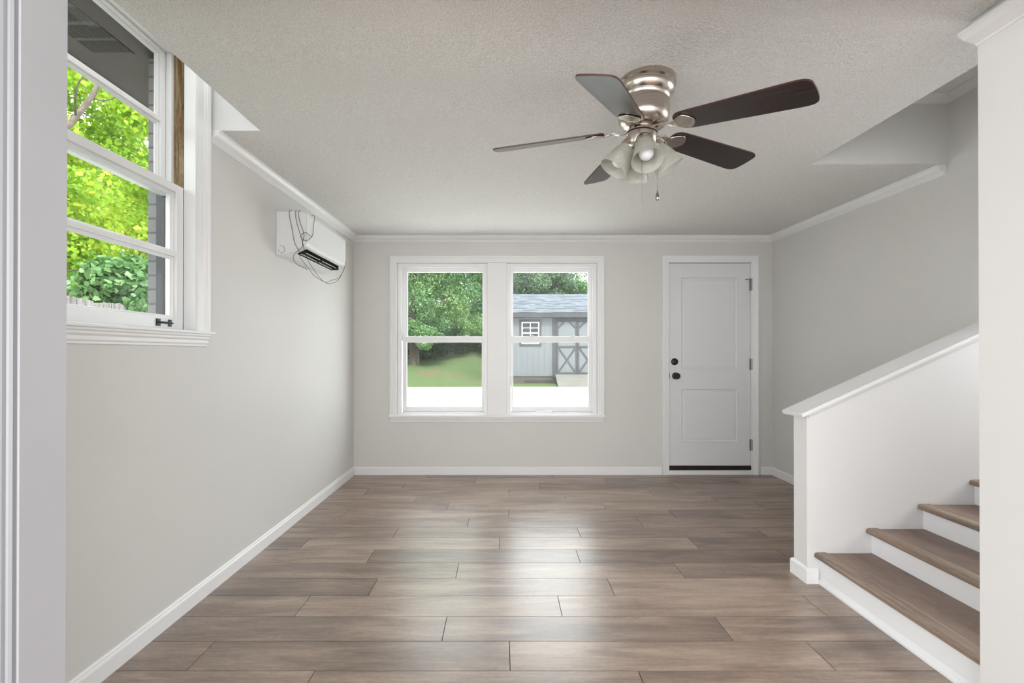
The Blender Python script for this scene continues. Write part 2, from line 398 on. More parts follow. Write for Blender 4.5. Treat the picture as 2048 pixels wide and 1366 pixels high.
def wall(axis, p0, p1, ur, vr, holes):
    """slab between p0 and p1 on axis ('x' or 'y'), u = the other horizontal axis, v = z, rectangular holes cut through"""
    us = sorted(set([ur[0], ur[1]] + [h[k] for h in holes for k in (0, 1)])); vs = sorted(set([vr[0], vr[1]] + [h[k] for h in holes for k in (2, 3)]))
    def solid(i, j):
        if i < 0 or j < 0 or i >= len(us)-1 or j >= len(vs)-1: return False
        u = (us[i]+us[i+1])/2; v = (vs[j]+vs[j+1])/2
        return not any(h[0] < u < h[1] and h[2] < v < h[3] for h in holes)
    P = (lambda p, u, v: (p, u, v)) if axis == 'x' else (lambda p, u, v: (u, p, v))
    m = MB()
    for i in range(len(us)-1):
        for j in range(len(vs)-1):
            if not solid(i, j): continue
            a, b, c, d = us[i], us[i+1], vs[j], vs[j+1]
            m.quad(P(p0,a,c), P(p0,b,c), P(p0,b,d), P(p0,a,d)); m.quad(P(p1,a,c), P(p1,a,d), P(p1,b,d), P(p1,b,c))
            if not solid(i-1, j): m.quad(P(p0,a,c), P(p0,a,d), P(p1,a,d), P(p1,a,c))
            if not solid(i+1, j): m.quad(P(p0,b,c), P(p1,b,c), P(p1,b,d), P(p0,b,d))
            if not solid(i, j-1): m.quad(P(p0,a,c), P(p1,a,c), P(p1,b,c), P(p0,b,c))
            if not solid(i, j+1): m.quad(P(p0,a,d), P(p0,b,d), P(p1,b,d), P(p1,a,d))
    return m

def smooth_path(pts, sub=6):
    out = []
    for i in range(len(pts)-1):
        p0 = pts[max(0,i-1)]; p1 = pts[i]; p2 = pts[i+1]; p3 = pts[min(len(pts)-1,i+2)]
        for k in range(sub):
            t = k/sub; out.append(0.5*((2*p1)+(p2-p0)*t+(2*p0-5*p1+4*p2-p3)*t*t+(3*p1-p0-3*p2+p3)*t**3))
    return out+[pts[-1]]

# ------------------------------------------------------------------ room dimensions
XL, XR, YB = -1.491, 2.674, 4.53
SC = F / YB
def bx(px): return (px - VX) / SC                    # a place on the back wall
def bz(py): return EYE + (VY - py) / SC
def cz(y): return 2.305 + 0.015 * y                  # the old ceiling sags a little towards the doorway
YN0, YN1 = 1.035, 1.145                              # wall with the wide doorway
XO = -1.10; XS = 1.604                               # jamb on the left, stair wall on the right
YS0, YS1 = 1.535, 2.40                               # stair well between its two walls
WX = 1.845; YO = 2.735                               # ceiling opening over the stairs
PX, PY = -1.237, 2.315                               # ceiling opening over the left window
TOP = 2.80

# ------------------------------------------------------------------ floor
rows = {-1:[(623,1353),(1281,1353)],0:[(1019.6,1310),(1640,1310)],1:[(889,1256.5),(1447,1256.5)],2:[(1119.8,1212),(604.9,1212),(1630,1212)],
 3:[(1222,1174),(746,1174)],4:[(914.7,1141)],5:[(1156.3,1112.6),(741,1112.6)],6:[(998.8,1087.6)],7:[(1158,1065.5),(791.6,1065.5)],
 8:[(935.9,1045.6),(1280,1045.6)],9:[(1017.6,1027.9),(1345,1027.9)],10:[(896,1011.8),(1208,1011.8)],11:[(832.6,997.4),(1130.4,997.4)],
 12:[(732.5,984),(1018,984),(1300.6,984)],13:[(807,972),(1079,972),(1350,972)],14:[(951,961.9),(1211.7,961.9)],15:[(855,953),(1107,953)]}
m = MB(); rng = random.Random(3)
PW = 0.17826; PL = 1.235
for k in range(-32, 16):
    y0 = 1.7362 + k*PW; y1 = min(y0+PW, YB)
    xa, xb = (XL, XR+0.6) if y0 > YN0 else (-3.0, 3.2)
    js = sorted((px-VX)*EYE/(py-VY) for px, py in rows[k]) if k in rows else [rng.uniform(-0.6, 0.6)]
    while js[0] - PL*0.98 > xa: js.insert(0, js[0]-PL)
    while js[-1] + PL*0.98 < xb: js.append(js[-1]+PL)
    xs = [xa] + [j for j in js if xa+0.02 < j < xb-0.02] + [xb]
    for a, b in zip(xs, xs[1:]):
        m.r = rng.random(); g = 0.0009; e = 0.0007
        i = len(m.v)
        m.v += [(a+g,y0+g,-.004),(b-g,y0+g,-.004),(b-g,y1-g,-.004),(a+g,y1-g,-.004),(a+g+e,y0+g+e,0),(b-g-e,y0+g+e,0),(b-g-e,y1-g-e,0),(a+g+e,y1-g-e,0)]
        for f in ((4,5,6,7),(0,1,5,4),(1,2,6,5),(2,3,7,6),(3,0,4,7)): m._f(tuple(i+q for q in f))
m.cur = 1; m.box((-3.0,-4.0,-0.12), (4.6, YB+0.0, -0.0035))
struct(m.build('floor', [M['floor'], M['gap']], attr=True))

# ------------------------------------------------------------------ ceiling (a slab with two openings) and what closes them above
m = MB()
def slab(x0, y0, x1, y1, zt=None):
    zt = 0.12
    i = len(m.v)
    m.v += [(x0,y0,cz(y0)),(x1,y0,cz(y0)),(x1,y1,cz(y1)),(x0,y1,cz(y1))] + [(x0,y0,cz(y0)+zt),(x1,y0,cz(y0)+zt),(x1,y1,cz(y1)+zt),(x0,y1,cz(y1)+zt)]
    for f in ((0,3,2,1),(4,5,6,7),(0,1,5,4),(1,2,6,5),(2,3,7,6),(3,0,4,7)): m._f(tuple(i+q for q in f))
slab(PX, YN1, WX, PY); slab(XL, PY, WX, YO); slab(XL, YO, XR, YB)
struct(m.build('ceiling', M['ceiling']))
m = MB()
m.box((WX, YO-0.003, cz(YO)+0.002), (XR+0.02, YO-0.001, TOP)); m.box((WX, YO-0.001, cz(YO)+0.125), (XR+0.02, YO+0.10, TOP)); m.box((WX-0.10, YS0, cz(1.5)+0.10), (WX, YO+0.1, TOP))
struct(m.build('wall_stairwell', M['wall']))
struct(MB().box((WX-0.1, YN1, TOP), (4.6, YO+0.1, TOP+0.08)).build('ceiling_stairwell', M['white']))
m = MB(); m.box((XL, PY-0.003, cz(PY)+0.002), (PX, PY-0.001, TOP)); m.box((XL, PY-0.001, cz(PY)+0.125), (PX, PY+0.08, TOP)); m.box((PX, YN1, cz(1.2)+0.09), (PX+0.08, PY+0.08, TOP)); m.box((XL, YN1, TOP), (PX+0.08, PY+0.08, TOP+0.06))
struct(m.build('wall_light_well', M['white']))

# ------------------------------------------------------------------ walls
LW = dict(y0=1.33, y1=2.19, z0=1.30, z1=2.672)        # left window opening
struct(wall('x', XL, XL-0.11, (YN0, YB+0.17), (-0.12, TOP+0.06), [(LW['y0'], LW['y1'], LW['z0'], LW['z1'])]).build('wall_left', M['wall']))
W1 = (bx(793.5), bx(974.8)); W2 = (bx(1013.5), bx(1194.5)); WZ = (bz(829.5), bz(525.5))
DX = (bx(1336.8), bx(1503.6)); DZ = bz(524)
struct(wall('y', YB, YB+0.17, (XL-0.11, XR+0.12), (-0.12, TOP), [(W1[0], W1[1], WZ[0], WZ[1]), (W2[0], W2[1], WZ[0], WZ[1]), (DX[0], DX[1], -0.12, DZ)]).build('wall_back', M['wall']))
m = MB(); m.box((XR, 2.52, -0.12), (XR+0.12, YB+0.17, TOP)); m.box((XR, YN1, 2.36), (XR+0.12, 2.52, TOP))
struct(m.build('wall_right', M['wall']))
m = MB(); m.box((-3.0, YN0, -0.12), (XO-0.018, YN1, 2.55)); m.box((XO-0.02, YN0, 2.20), (XS, YN1, TOP)); m.box((XS+0.02, YN0, -0.12), (3.2, YN1, TOP))
struct(m.build('wall_front', M['white']))
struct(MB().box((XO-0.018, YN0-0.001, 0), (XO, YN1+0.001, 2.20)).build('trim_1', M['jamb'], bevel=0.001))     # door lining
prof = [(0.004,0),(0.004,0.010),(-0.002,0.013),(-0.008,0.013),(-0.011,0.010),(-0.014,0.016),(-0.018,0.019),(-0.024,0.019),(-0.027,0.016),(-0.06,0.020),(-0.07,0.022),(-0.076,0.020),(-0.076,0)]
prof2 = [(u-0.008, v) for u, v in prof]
struct(MB().sweep(prof2, [(XO-0.001, YN0, 0), (XO-0.001, YN0, 2.26)], (0,-1,0)).build('trim_2', M['casing_dimmed']))
struct(MB().box((XS, YN1-0.11, -0.12), (4.6, YS0, TOP)).build('wall_stair', M['white']))
m = MB()
m.box((XR+0.01, YS1, -0.12), (4.6, 2.52, TOP)); m.box((4.5, YS0, -0.12), (4.6, YS1, TOP))
struct(m.build('wall_landing', M['white']))
# the room the photograph is taken from
m = MB(); m.box((-3.1,-4.1,-0.12),(-3.0,YN0,2.55)); m.box((3.2,-4.1,-0.12),(3.3,YN0,2.55)); m.box((-3.0,-4.1,-0.12),(3.2,-4.0,2.55))
struct(m.build('wall_rear', M['white']))
struct(MB().box((-3.1,-4.1,2.42),(3.3,YN0,2.55)).build('ceiling_rear', M['white']))
struct(MB().box((-2.02,-4.3,2.90),(4.9,5.0,3.02)).build('roof', M['soffit_dark']))  # unseen slab added to keep sky light from leaking into the house

# half wall beside the stairs
HS = 0.452; HZ = 0.890
def hz(x): return HZ + HS*(x-1.60)
m = MB(); m.prism([(1.60,YS1,0),(XR+0.04,YS1,0),(XR+0.04,YS1,hz(XR+0.04)),(1.60,YS1,hz(1.60))], (0,0.112,0))
struct(m.build('wall_half', M['white'], bevel=0.003))
cap = [(-0.030,0.003),(-0.030,0.016),(-0.026,0.021),(0.138,0.021),(0.142,0.016),(0.142,0.003),(0.138,0),(-0.026,0)]
m = MB(); N = Vector((-HS,0,1)).normalized(); T = Vector((1,0,HS)).normalized()
a = Vector((1.560, YS1, hz(1.560))); L = (XR-1.562)/T.x
i0 = len(m.v)
m.prism([a + Vector((0,u,0)) + N*v for u, v in cap], T*L)
capo = struct(m.build('trim_3', M['trim'], bevel=0.002))
m = MB(); a = Vector((1.598, YS1, hz(1.598)))
m.prism([a+Vector((0,-0.012,0)), a, a-N*0.022, a+Vector((0,-0.005,0))-N*0.022, a+Vector((0,-0.012,0))-N*0.008], T*L)
struct(m.build('trim_4', M['trim']))

# ------------------------------------------------------------------ crown moulding and baseboards
crown = [(0,0),(0.056,0),(0.056,-0.007),(0.050,-0.010),(0.046,-0.016),(0.038,-0.027),(0.026,-0.036),(0.016,-0.042),(0.014,-0.048),(0.008,-0.050),(0.006,-0.057),(0,-0.057)]
m = MB().sweep(crown, [(XL,2.300,cz(2.3)),(XL,YB,cz(YB)),(XR,YB,cz(YB)),(XR,2.745,cz(2.745))], (0,0,1))
struct(m.build('trim_5', M['trim']))
zc = EYE + 1.037
crown2 = [(0,0.0),(0.006,0.0),(0.010,0.006),(0.016,0.008),(0.030,0.012),(0.048,0.018),(0.058,0.026),(0.064,0.030),(0.070,0.032),(0.070,0.040),(0.030,0.078),(0,0.078)]
m = MB().sweep(crown2, [(XS,YS0,zc),(XS,YN1,zc-0.004)], (0,0,1))
struct(m.build('trim_6', M['trim']))
up = [(0,0),(0.06,0),(0.06,-0.006),(0.045,-0.014),(0.02,-0.028),(0.006,-0.035),(0,-0.035)]
m = MB().sweep(up, [(WX,YO,2.745),(XR,YO,2.745),(XR,YS0,2.745)], (0,0,1))
m.box((WX, YS0, 2.745), (XR, YO, 2.76))
struct(m.build('trim_7', M['white']))
base = [(0,0),(0.014,0),(0.014,0.060),(0.012,0.066),(0.008,0.070),(0.008,0.076),(0.004,0.082),(0,0.083)]
bb = [(0,0),(0.013,0),(0.013,0.066),(0.009,0.074),(0.004,0.078),(0,0.078)]
struct(MB().sweep(base, [(XL,YN1,0),(XL,YB,0)], (0,0,1)).build('baseboard_left', M['trim']))
struct(MB().sweep(bb, [(XL,YB,0),(bx(1323),YB,0)], (0,0,1)).build('baseboard_back', M['trim']))
struct(MB().sweep(bb, [(bx(1520),YB,0),(XR,YB,0),(XR,2.52,0)], (0,0,1)).build('baseboard_right', M['trim']))
# around the end of the half wall (path runs so that its right-hand side is outwards)
hb = [(u, v*1.06) for u, v in bb]
struct(MB().sweep(hb, [(XR,YS1+0.112,0),(1.60,YS1+0.112,0),(1.60,YS1,0),(1.650,YS1,0)], (0,0,1)).build('baseboard_stairs', M['trim']))

# ------------------------------------------------------------------ back windows
casing = [(0,0),(0,0.010),(-0.006,0.012),(-0.016,0.012),(-0.020,0.016),(-0.036,0.017),(-0.042,0.021),(-0.050,0.021),(-0.052,0.024),(-0.062,0.024),(-0.064,0.020),(-0.064,0)]
ci = (bx(793), bx(1195.2), bz(829.5), bz(525.2))
m = MB().sweep(casing, [(ci[0],YB,ci[2]),(ci[0],YB,ci[3]),(ci[1],YB,ci[3]),(ci[1],YB,ci[2])], (0,-1,0))
struct(m.build('trim_8', M['trim']))
struct(MB().box((W1[1]+0.000,YB-0.010,WZ[0]),(W2[0],YB,WZ[1]-0.001)).build('trim_9', M['trim'], bevel=0.003))      # flat mullion board
m = MB(); m.box((bx(779),YB-0.042,bz(833.5)),(bx(1209.5),YB+0.02,bz(829))); 
m.prism([(bx(781),YB,bz(843.5)),(bx(781),YB-0.012,bz(843.5)),(bx(781),YB-0.014,bz(840)),(bx(781),YB-0.020,bz(837.5)),(bx(781),YB-0.022,bz(833.5)),(bx(781),YB,bz(833.5))], (bx(1207.5)-bx(781),0,0))
struct(m.build('trim_10', M['trim'], bevel=0.002))

def back_window(name, x0, x1, gu, gl, hazy, crank, label):
    """gu / gl: glass rectangles of upper and lower sash (x0,x1,ztop,zbottom)"""
    root = empty(name, ((x0+x1)/2, YB, WZ[0])); struct(root, label, 'window')
    def part(mb, nm, mat, par=None, **k):
        p = par or root
        o = mb.build(nm, mat, None, loc=(root.location if par is None else tuple(root.location)), **k)
        o.parent = p; o.location = (0,0,0)
        return o
    f = MB(); z0, z1 = WZ
    lin_ = 0.004
    # drywall return / liner and vinyl frame
    fi = 0.028
    f.frame(x0+0.0005, x1-0.0005, z0+0.0005, z1-0.0005, fi, fi, 0.020, fi, YB+0.02, YB+0.15)
    part(f, 'window_frame', M['vinyl'], bevel=0.002)
    # small inner step of the frame
    f = MB(); st = 0.012
    f.frame(x0+fi+0.0006, x1-fi-0.0006, z0+0.021, z1-fi-0.0006, st, st, 0, st, YB+0.034, YB+0.050)
    part(f, 'frame_stop', M['vinyl'], bevel=0.0015)
    def sash(g, a0, a1, b0, b1, ya, yb, nm):
        s_ = MB()
        s_.box((a0,ya,b0),(g[0],yb,b1)); s_.box((g[1],ya,b0),(a1,yb,b1)); s_.box((g[0],ya,g[2]),(g[1],yb,b1)); s_.box((g[0],ya,b0),(g[1],yb,g[3]))
        so = part(s_, nm, M['vinyl'], bevel=0.003)
        p = MB(); yc = (ya+yb)/2; p.box((g[0]-0.003,yc-0.002,g[3]-0.003),(g[1]+0.003,yc+0.002,g[2]+0.003))
        po = part(p, 'pane', M[hazy], so); 
        return so
    zm = bz(676)
    us = sash(gu, x0+fi+0.003, x1-fi-0.003, bz(681), z1-fi-0.004, YB+0.092, YB+0.122, 'upper_sash')
    ls = sash(gl, x0+0.046, x1-0.026, z0+0.021, bz(673), YB+0.056, YB+0.088, 'lower_sash')
    for q in (0.24, 0.79):
        xc = gl[0] + (gl[1]-gl[0])*q
        lk = MB(); zt = bz(673); lk.box((xc-0.022,YB+0.058,zt),(xc+0.022,YB+0.080,zt+0.006)); lk.box((xc-0.010,YB+0.052,zt+0.006),(xc+0.026,YB+0.066,zt+0.013))
        part(lk, 'sash_lock', M['vinyl'], ls, bevel=0.0015)
    if crank:
        cx0, cx1 = bx(1071), bx(1104.5); zc_ = bz(824)
        h = MB(); h.box((bx(1088),YB+0.028,bz(827.5)),(cx1,YB+0.056,bz(820.8)))
        h.prism([(cx0,YB+0.026,bz(826)),(bx(1088),YB+0.026,bz(826.8)),(bx(1088),YB+0.026,bz(821.5)),(bx(1080),YB+0.026,bz(822.2)),(cx0,YB+0.026,bz(823.2))], (0,0.02,0))
        part(h, 'crank_handle', M['vinyl'], bevel=0.002)
    return root
back_window('window_1', W1[0], W1[1], (bx(811),bx(964),bz(541),bz(672)), (bx(811),bx(963),bz(684.6),bz(815)), 'glass', False, 'left unit of the paired white back windows, facing lawn and trees')
back_window('window_2', W2[0], W2[1], (bx(1026.5),bx(1179.5),bz(541),bz(672)), (bx(1026.5),bx(1179),bz(684.6),bz(815)), 'glass_hazy', True, 'right unit of the paired white back windows, facing the shed')

# ------------------------------------------------------------------ back door
root = empty('door_1', ((DX[0]+DX[1])/2, YB, 0)); struct(root, 'white two-panel back door with black knob and deadbolt', 'door')
def dpart(mb, nm, mat, par=None, **k):
    o = mb.build(nm, mat, None, loc=root.location, **k); o.parent = par or root; o.location = (0,0,0); return o
dc = [(0.003,0),(0.003,0.010),(-0.004,0.012),(-0.016,0.012),(-0.020,0.015),(-0.034,0.016),(-0.040,0.020),(-0.058,0.021),(-0.062,0.018),(-0.062,0)]
dpart(MB().sweep(dc, [(DX[0],YB,0),(DX[0],YB,DZ),(DX[1],YB,DZ),(DX[1],YB,0)], (0,-1,0)), 'door_casing', M['trim'])
j = MB(); jt = 0.006
j.box((DX[0]-0.001,YB+0.0,0),(DX[0]+jt,YB+0.15,DZ)); j.box((DX[1]-jt,YB+0.0,0),(DX[1]+0.001,YB+0.15,DZ)); j.box((DX[0],YB+0.0,DZ-jt),(DX[1],YB+0.15,DZ+0.001))
dpart(j, 'door_jamb', M['trim'], bevel=0.001)
sx0, sx1, sz0, sz1 = DX[0]+jt+0.003, DX[1]-jt-0.003, bz(931.5), DZ-jt-0.004
yf = YB+0.012
s_ = MB()
panels = [(bx(1362),bx(1477.5),bz(740),bz(553.5)), (bx(1362.6),bx(1478),bz(885.5),bz(777))]
us = sorted({sx0, sx1, panels[0][0], panels[0][1]}); vs = [sz0, panels[1][2], panels[1][3], panels[0][2], panels[0][3], sz1]
pl = (us[1], us[2])
for i in range(3):
    for k in range(5):
        if i == 1 and k in (1, 3): continue
        s_.quad((us[i],yf,vs[k]),(us[i+1],yf,vs[k]),(us[i+1],yf,vs[k+1]),(us[i],yf,vs[k+1]))
rings = [(0,0),(0.006,-0.002),(0.010,0.004),(0.018,0.009),(0.026,0.010),(0.030,0.004),(0.040,0.0025)]
for (za, zb) in ((vs[1],vs[2]),(vs[3],vs[4])):
    loops = []
    for ins, dep in rings:
        loops.append([(pl[0]+ins,yf+dep,za+ins),(pl[1]-ins,yf+dep,za+ins),(pl[1]-ins,yf+dep,zb-ins),(pl[0]+ins,yf+dep,zb-ins)])
    for A, B in zip(loops, loops[1:]):
        for q in range(4): s_.quad(A[q], A[(q+1)%4], B[(q+1)%4], B[q])
    s_.quad(*loops[-1])
for (p, q) in (((sx0,sz0),(sx1,sz0)),((sx1,sz0),(sx1,sz1)),((sx1,sz1),(sx0,sz1)),((sx0,sz1),(sx0,sz0))):
    s_.quad((p[0],yf,p[1]),(p[0],yf+0.044,p[1]),(q[0],yf+0.044,q[1]),(q[0],yf,q[1]))
s_.quad((sx0,yf+0.044,sz0),(sx0,yf+0.044,sz1),(sx1,yf+0.044,sz1),(sx1,yf+0.044,sz0))
slab_o = dpart(s_, 'door_slab', M['door'])
def RX(p): return Matrix.Translation(p) @ Matrix.Rotation(PI/2, 4, 'X')     # lathe axis towards the room (-y)
m = MB().lathe([(0,0.010),(0.006,0.010),(0.007,0.014),(0.012,0.015),(0.028,0.011),(0.034,0.006),(0.035,0)][::-1], RX((bx(1350),yf,bz(723.5))))
db = dpart(m, 'deadbolt', M['black'], slab_o, smooth=True); db['label'] = 'black round deadbolt'
m = MB().lathe([(0,0.0125),(0.0045,0.0125),(0.005,0.010)][::-1], RX((bx(1350),yf-0.002,bz(723.5))), 16)
dpart(m, 'thumb_turn', M['steel'], slab_o, smooth=True)
m = MB().lathe([(0.034,0),(0.034,0.005),(0.030,0.009),(0.014,0.012),(0.011,0.022),(0.014,0.030),(0.026,0.036),(0.031,0.044),(0.031,0.052),(0.026,0.060),(0.018,0.064),(0.012,0.063),(0.010,0.066),(0,0.067)], RX((bx(1351.5),yf,bz(751.8))))
kn = dpart(m, 'door_knob', M['black'], slab_o, smooth=True); kn['label'] = 'round black knob'
for ya, yb in ((558,581),(717.6,740),(878.6,901)):
    h = MB(); xc = bx(1503.2); zt, zb = bz(ya), bz(yb)
    h.tube([(xc,YB-0.006,zb),(xc,YB-0.006,zt)], 0.0062, 12); h.box((xc-0.016,YB+0.004,zb),(xc-0.002,YB+0.013,zt))
    for q in range(1,5): 
        zz = zb+(zt-zb)*q/5; h.lathe([(0.0068,-0.0006),(0.0068,0.0006)], Matrix.Translation((xc,YB-0.006,zz)), 12)
    if ya == 558:
        h.tube([(xc,YB-0.006,zt-0.006),(xc,YB-0.006,zt+0.004)], 0.008, 10); h.tube([(xc,YB-0.006,zt),(bx(1497),YB-0.014,zt-0.001),(bx(1493),YB-0.006,zt-0.003)], 0.003, 8); h.tube([(bx(1494.5),YB-0.014,zt-0.004),(bx(1492.5),YB+0.010,zt-0.004)], 0.005, 8)
    dpart(h, 'hinge', M['steel'], smooth=True)
h = MB(); h.box((bx(1338.0),YB-0.001,bz(757)),(bx(1339.6),YB+0.011,bz(745.5))); dpart(h, 'strike_plate', M['steel'])
h = MB(); h.box((DX[0]+0.004,YB+0.006,bz(940.2)),(DX[1]-0.004,YB+0.10,bz(931.9))); h.tube([(DX[0]+0.006,YB+0.004,bz(936)),(DX[1]-0.006,YB+0.004,bz(936))],0.006,8)
o = dpart(h, 'threshold', M['rubber']); o['label'] = 'dark brown door sweep and threshold'
h = MB(); h.box((DX[0],YB-0.012,0),(DX[1],YB+0.05,bz(940.4))); dpart(h, 'sill_board', M['trim'], bevel=0.003)
h = MB(); h.box((DX[0]-0.0,YB+0.10,-0.05),(DX[1],YB+0.165,DZ)); dpart(h, 'storm_backing', M['door'])

# ------------------------------------------------------------------ left window (double hung, tall)
root = empty('window_3', (XL, (LW['y0']+LW['y1'])/2, LW['z0'])); struct(root, 'tall white wooden double-hung window high on the left wall', 'window')
def wpart(mb, nm, mat, par=None, **k):
    o = mb.build(nm, mat, None, loc=root.location, **k); o.parent = par or root; o.location = (0,0,0); return o
y0, y1, z0, z1 = LW['y0'], LW['y1'], LW['z0'], LW['z1']
wc = [(0,0),(0,0.012),(-0.010,0.014),(-0.016,0.012),(-0.050,0.014),(-0.056,0.018),(-0.062,0.018),(-0.066,0.022),(-0.072,0.020),(-0.078,0.023),(-0.090,0.024),(-0.094,0.020),(-0.094,0)]
wpart(MB().sweep(wc, [(XL,y0,z0+0.012),(XL,y0,z1),(XL,y1,z1),(XL,y1,z0+0.012)], (1,0,0)), 'window_casing', M['trim'])
XI, XE = XL-0.047, XL-0.095                          # inner stop, track
j = MB(); e = 0.0006
j.frame(y0+e, y1-e, z0+0.02, z1-e, 0.004, 0.004, 0, 0.006, XI, XL+0.011, 'y')
j.box((XE-0.026,y0+0.024,z1-0.028),(XI-e,y1-0.024,z1-e))
j.box((XL-0.1215,y1-0.022,z0+0.02),(XE-e,y1-e,z1-e)); j.box((XL-0.1215,y0+e,z0+0.02),(XE-e,y0+0.022,z1-e))
wpart(j, 'jamb', M['trim'], bevel=0.002)
t = MB()
for (yw, sg) in ((y1-e, -1), (y0+e, 1)):
    t.box((XE,yw,z0+0.02),(XI-e,yw+sg*0.0035,z1-0.03))
    t.box((XE+0.016,yw+sg*0.0036,2.004),(XE+0.021,yw+sg*0.009,z1-0.03)); t.box((XE+0.039,yw+sg*0.0036,2.004),(XI-0.002,yw+sg*0.007,z1-0.03))
o = wpart(t, 'sash_track', M['raw']); o['label'] = 'bare brown wood sash track'
def sash(nm, xa, xb, za, zb, rails, munt):
    """xa room side, xb outer side"""
    s_ = MB(); st = 0.044; ya, yb = y0+0.006, y1-0.006
    bot, top = rails
    s_.frame(ya, yb, za, zb, st, st, bot, top, xb, xa, 'y')
    s_.box((xb+0.006,ya+st,munt-0.010),(xa-0.002,yb-st,munt+0.010))
    xg = (xa+xb)/2 - 0.004
    # glazing bead round each light
    bead = [(0,0.012),(0.006,0.012),(0.008,0.006),(0.014,0.004),(0.015,0),(0,0)]
    for (zl, zh) in ((za+bot, munt-0.010), (munt+0.010, zb-top)):
        s_.sweep(bead, [(xg,ya+st,zl),(xg,ya+st,zh),(xg,yb-st,zh),(xg,yb-st,zl)], (1,0,0), closed=True)
    so = wpart(s_, nm, M['trim'], bevel=0.002)
    for (zl, zh) in ((za+bot, munt-0.010), (munt+0.010, zb-top)):
        p = MB(); p.box((xg-0.002,ya+st-0.002,zl-0.002),(xg+0.001,yb-st+0.002,zh+0.002)); wpart(p, 'pane', M['glass'], so)
    return so
us_ = sash('upper_sash', XL-0.123, XL-0.158, 1.965, 2.662, (0.036, 0.036), 2.310)
ls_ = sash('lower_sash', XI, XE+0.006, 1.322, 2.002, (0.050, 0.036), 1.672)
t = MB()
t.box((XL-0.235,y0-0.03,z0-0.06),(XL-0.16,y0+0.004,z1)); t.box((XL-0.182,y1-0.002,z0),(XL-0.120,y1+0.02,z1+0.05)); t.box((XL-0.235,y0,z1-0.01),(XL-0.16,y1,z1+0.05))
t.box((XL-0.150,y1-0.006,1.30),(XL-0.137,y1,1.95))
o = wpart(t, 'exterior_frame', M['ext_grey'], bevel=0.002); o['label'] = 'grey painted exterior frame'
t = MB(); t.box((XL-0.136,y1-0.005,1.31),(XL-0.124,y1-0.001,1.955)); wpart(t, 'track_reflection_strip', M['raw'])  # brown strip stands in for a reflection on the grey exterior frame
t = MB(); t.box((XI,y0-0.10,z0+0.002),(XL+0.040,y1+0.104,z0+0.016)); t.box((XL-0.24,y0,z0-0.04),(XI,y1,z0+0.018))
wpart(t, 'stool', M['trim'], bevel=0.004)
ap = [(0,0),(0.028,0),(0.028,-0.008),(0.022,-0.014),(0.021,-0.022),(0.014,-0.030),(0.014,-0.044),(0.009,-0.050),(0.009,-0.058),(0,-0.062)]
wpart(MB().sweep(ap, [(XL,y0-0.08,z0+0.002),(XL,y1+0.088,z0+0.002)], (0,0,1)), 'apron', M['trim'])
# sash lift: pad, bar, hooked end
t = MB(); zc_ = 1.347; xa = XI+0.0005
def yat(px): return F*abs(xa)/(VX-px)
ya, yb = yat(311.5), yat(342)
t.box((xa,ya,zc_-0.016),(xa+0.005,ya+0.022,zc_+0.016)); t.box((xa,yb-0.018,zc_-0.016),(xa+0.005,yb-0.002,zc_+0.016))
t.tube([(xa+0.004,ya+0.006,zc_),(xa+0.010,ya+0.024,zc_),(xa+0.012,(ya+yb)/2,zc_),(xa+0.012,yb-0.014,zc_),(xa+0.006,yb+0.004,zc_)], [0.004,0.0045,0.0045,0.005,0.003], 10)
o = wpart(t, 'sash_lift', M['black'], ls_, smooth=True); o['label'] = 'small black metal sash lift'

# outside of the left wall: brick skin, soffit with vents
m = wall('x', XL-0.115, XL-0.235, (YN1, 4.70), (-0.5, 2.641), [(y0-0.03, y1+0.018, z0-0.06, 2.70)])
struct(m.build('wall_brick', M['brick']))
ZSF = 2.642
m = MB(); m.box((-2.10,YN1,ZSF),(XL-0.165,5.0,ZSF+0.02)); struct(m.build('soffit', M['soffit']))
m = MB(); m.box((-2.13,YN1,ZSF-0.03),(-2.095,5.0,ZSF+0.36)); struct(m.build('fascia', M['soffit_dark']))
root = empty('soffit_vent', (-1.87, 2.0, ZSF)); tag(root, 'dark slotted metal vent strip in the taupe soffit above the left window', 'vent')
fr = MB(); fr.box((-1.965,1.55,ZSF-0.004),(-1.765,2.175,ZSF)); o = fr.build('vent_plate', M['soffit'], None, loc=root.location, bevel=0.001); o.parent = root; o.location = (0,0,0)
for yb_ in (2.156, 2.056, 1.954, 1.852, 1.75):
    sl_ = MB()
    for k in range(15):
        x = -1.950 + k*0.0125; sl_.box((x,yb_-0.080,ZSF-0.0052),(x+0.0065,yb_,ZSF-0.004))
    o = sl_.build('vent_slots', M['dark'], None, loc=root.location); o.parent = root; o.location = (0,0,0)

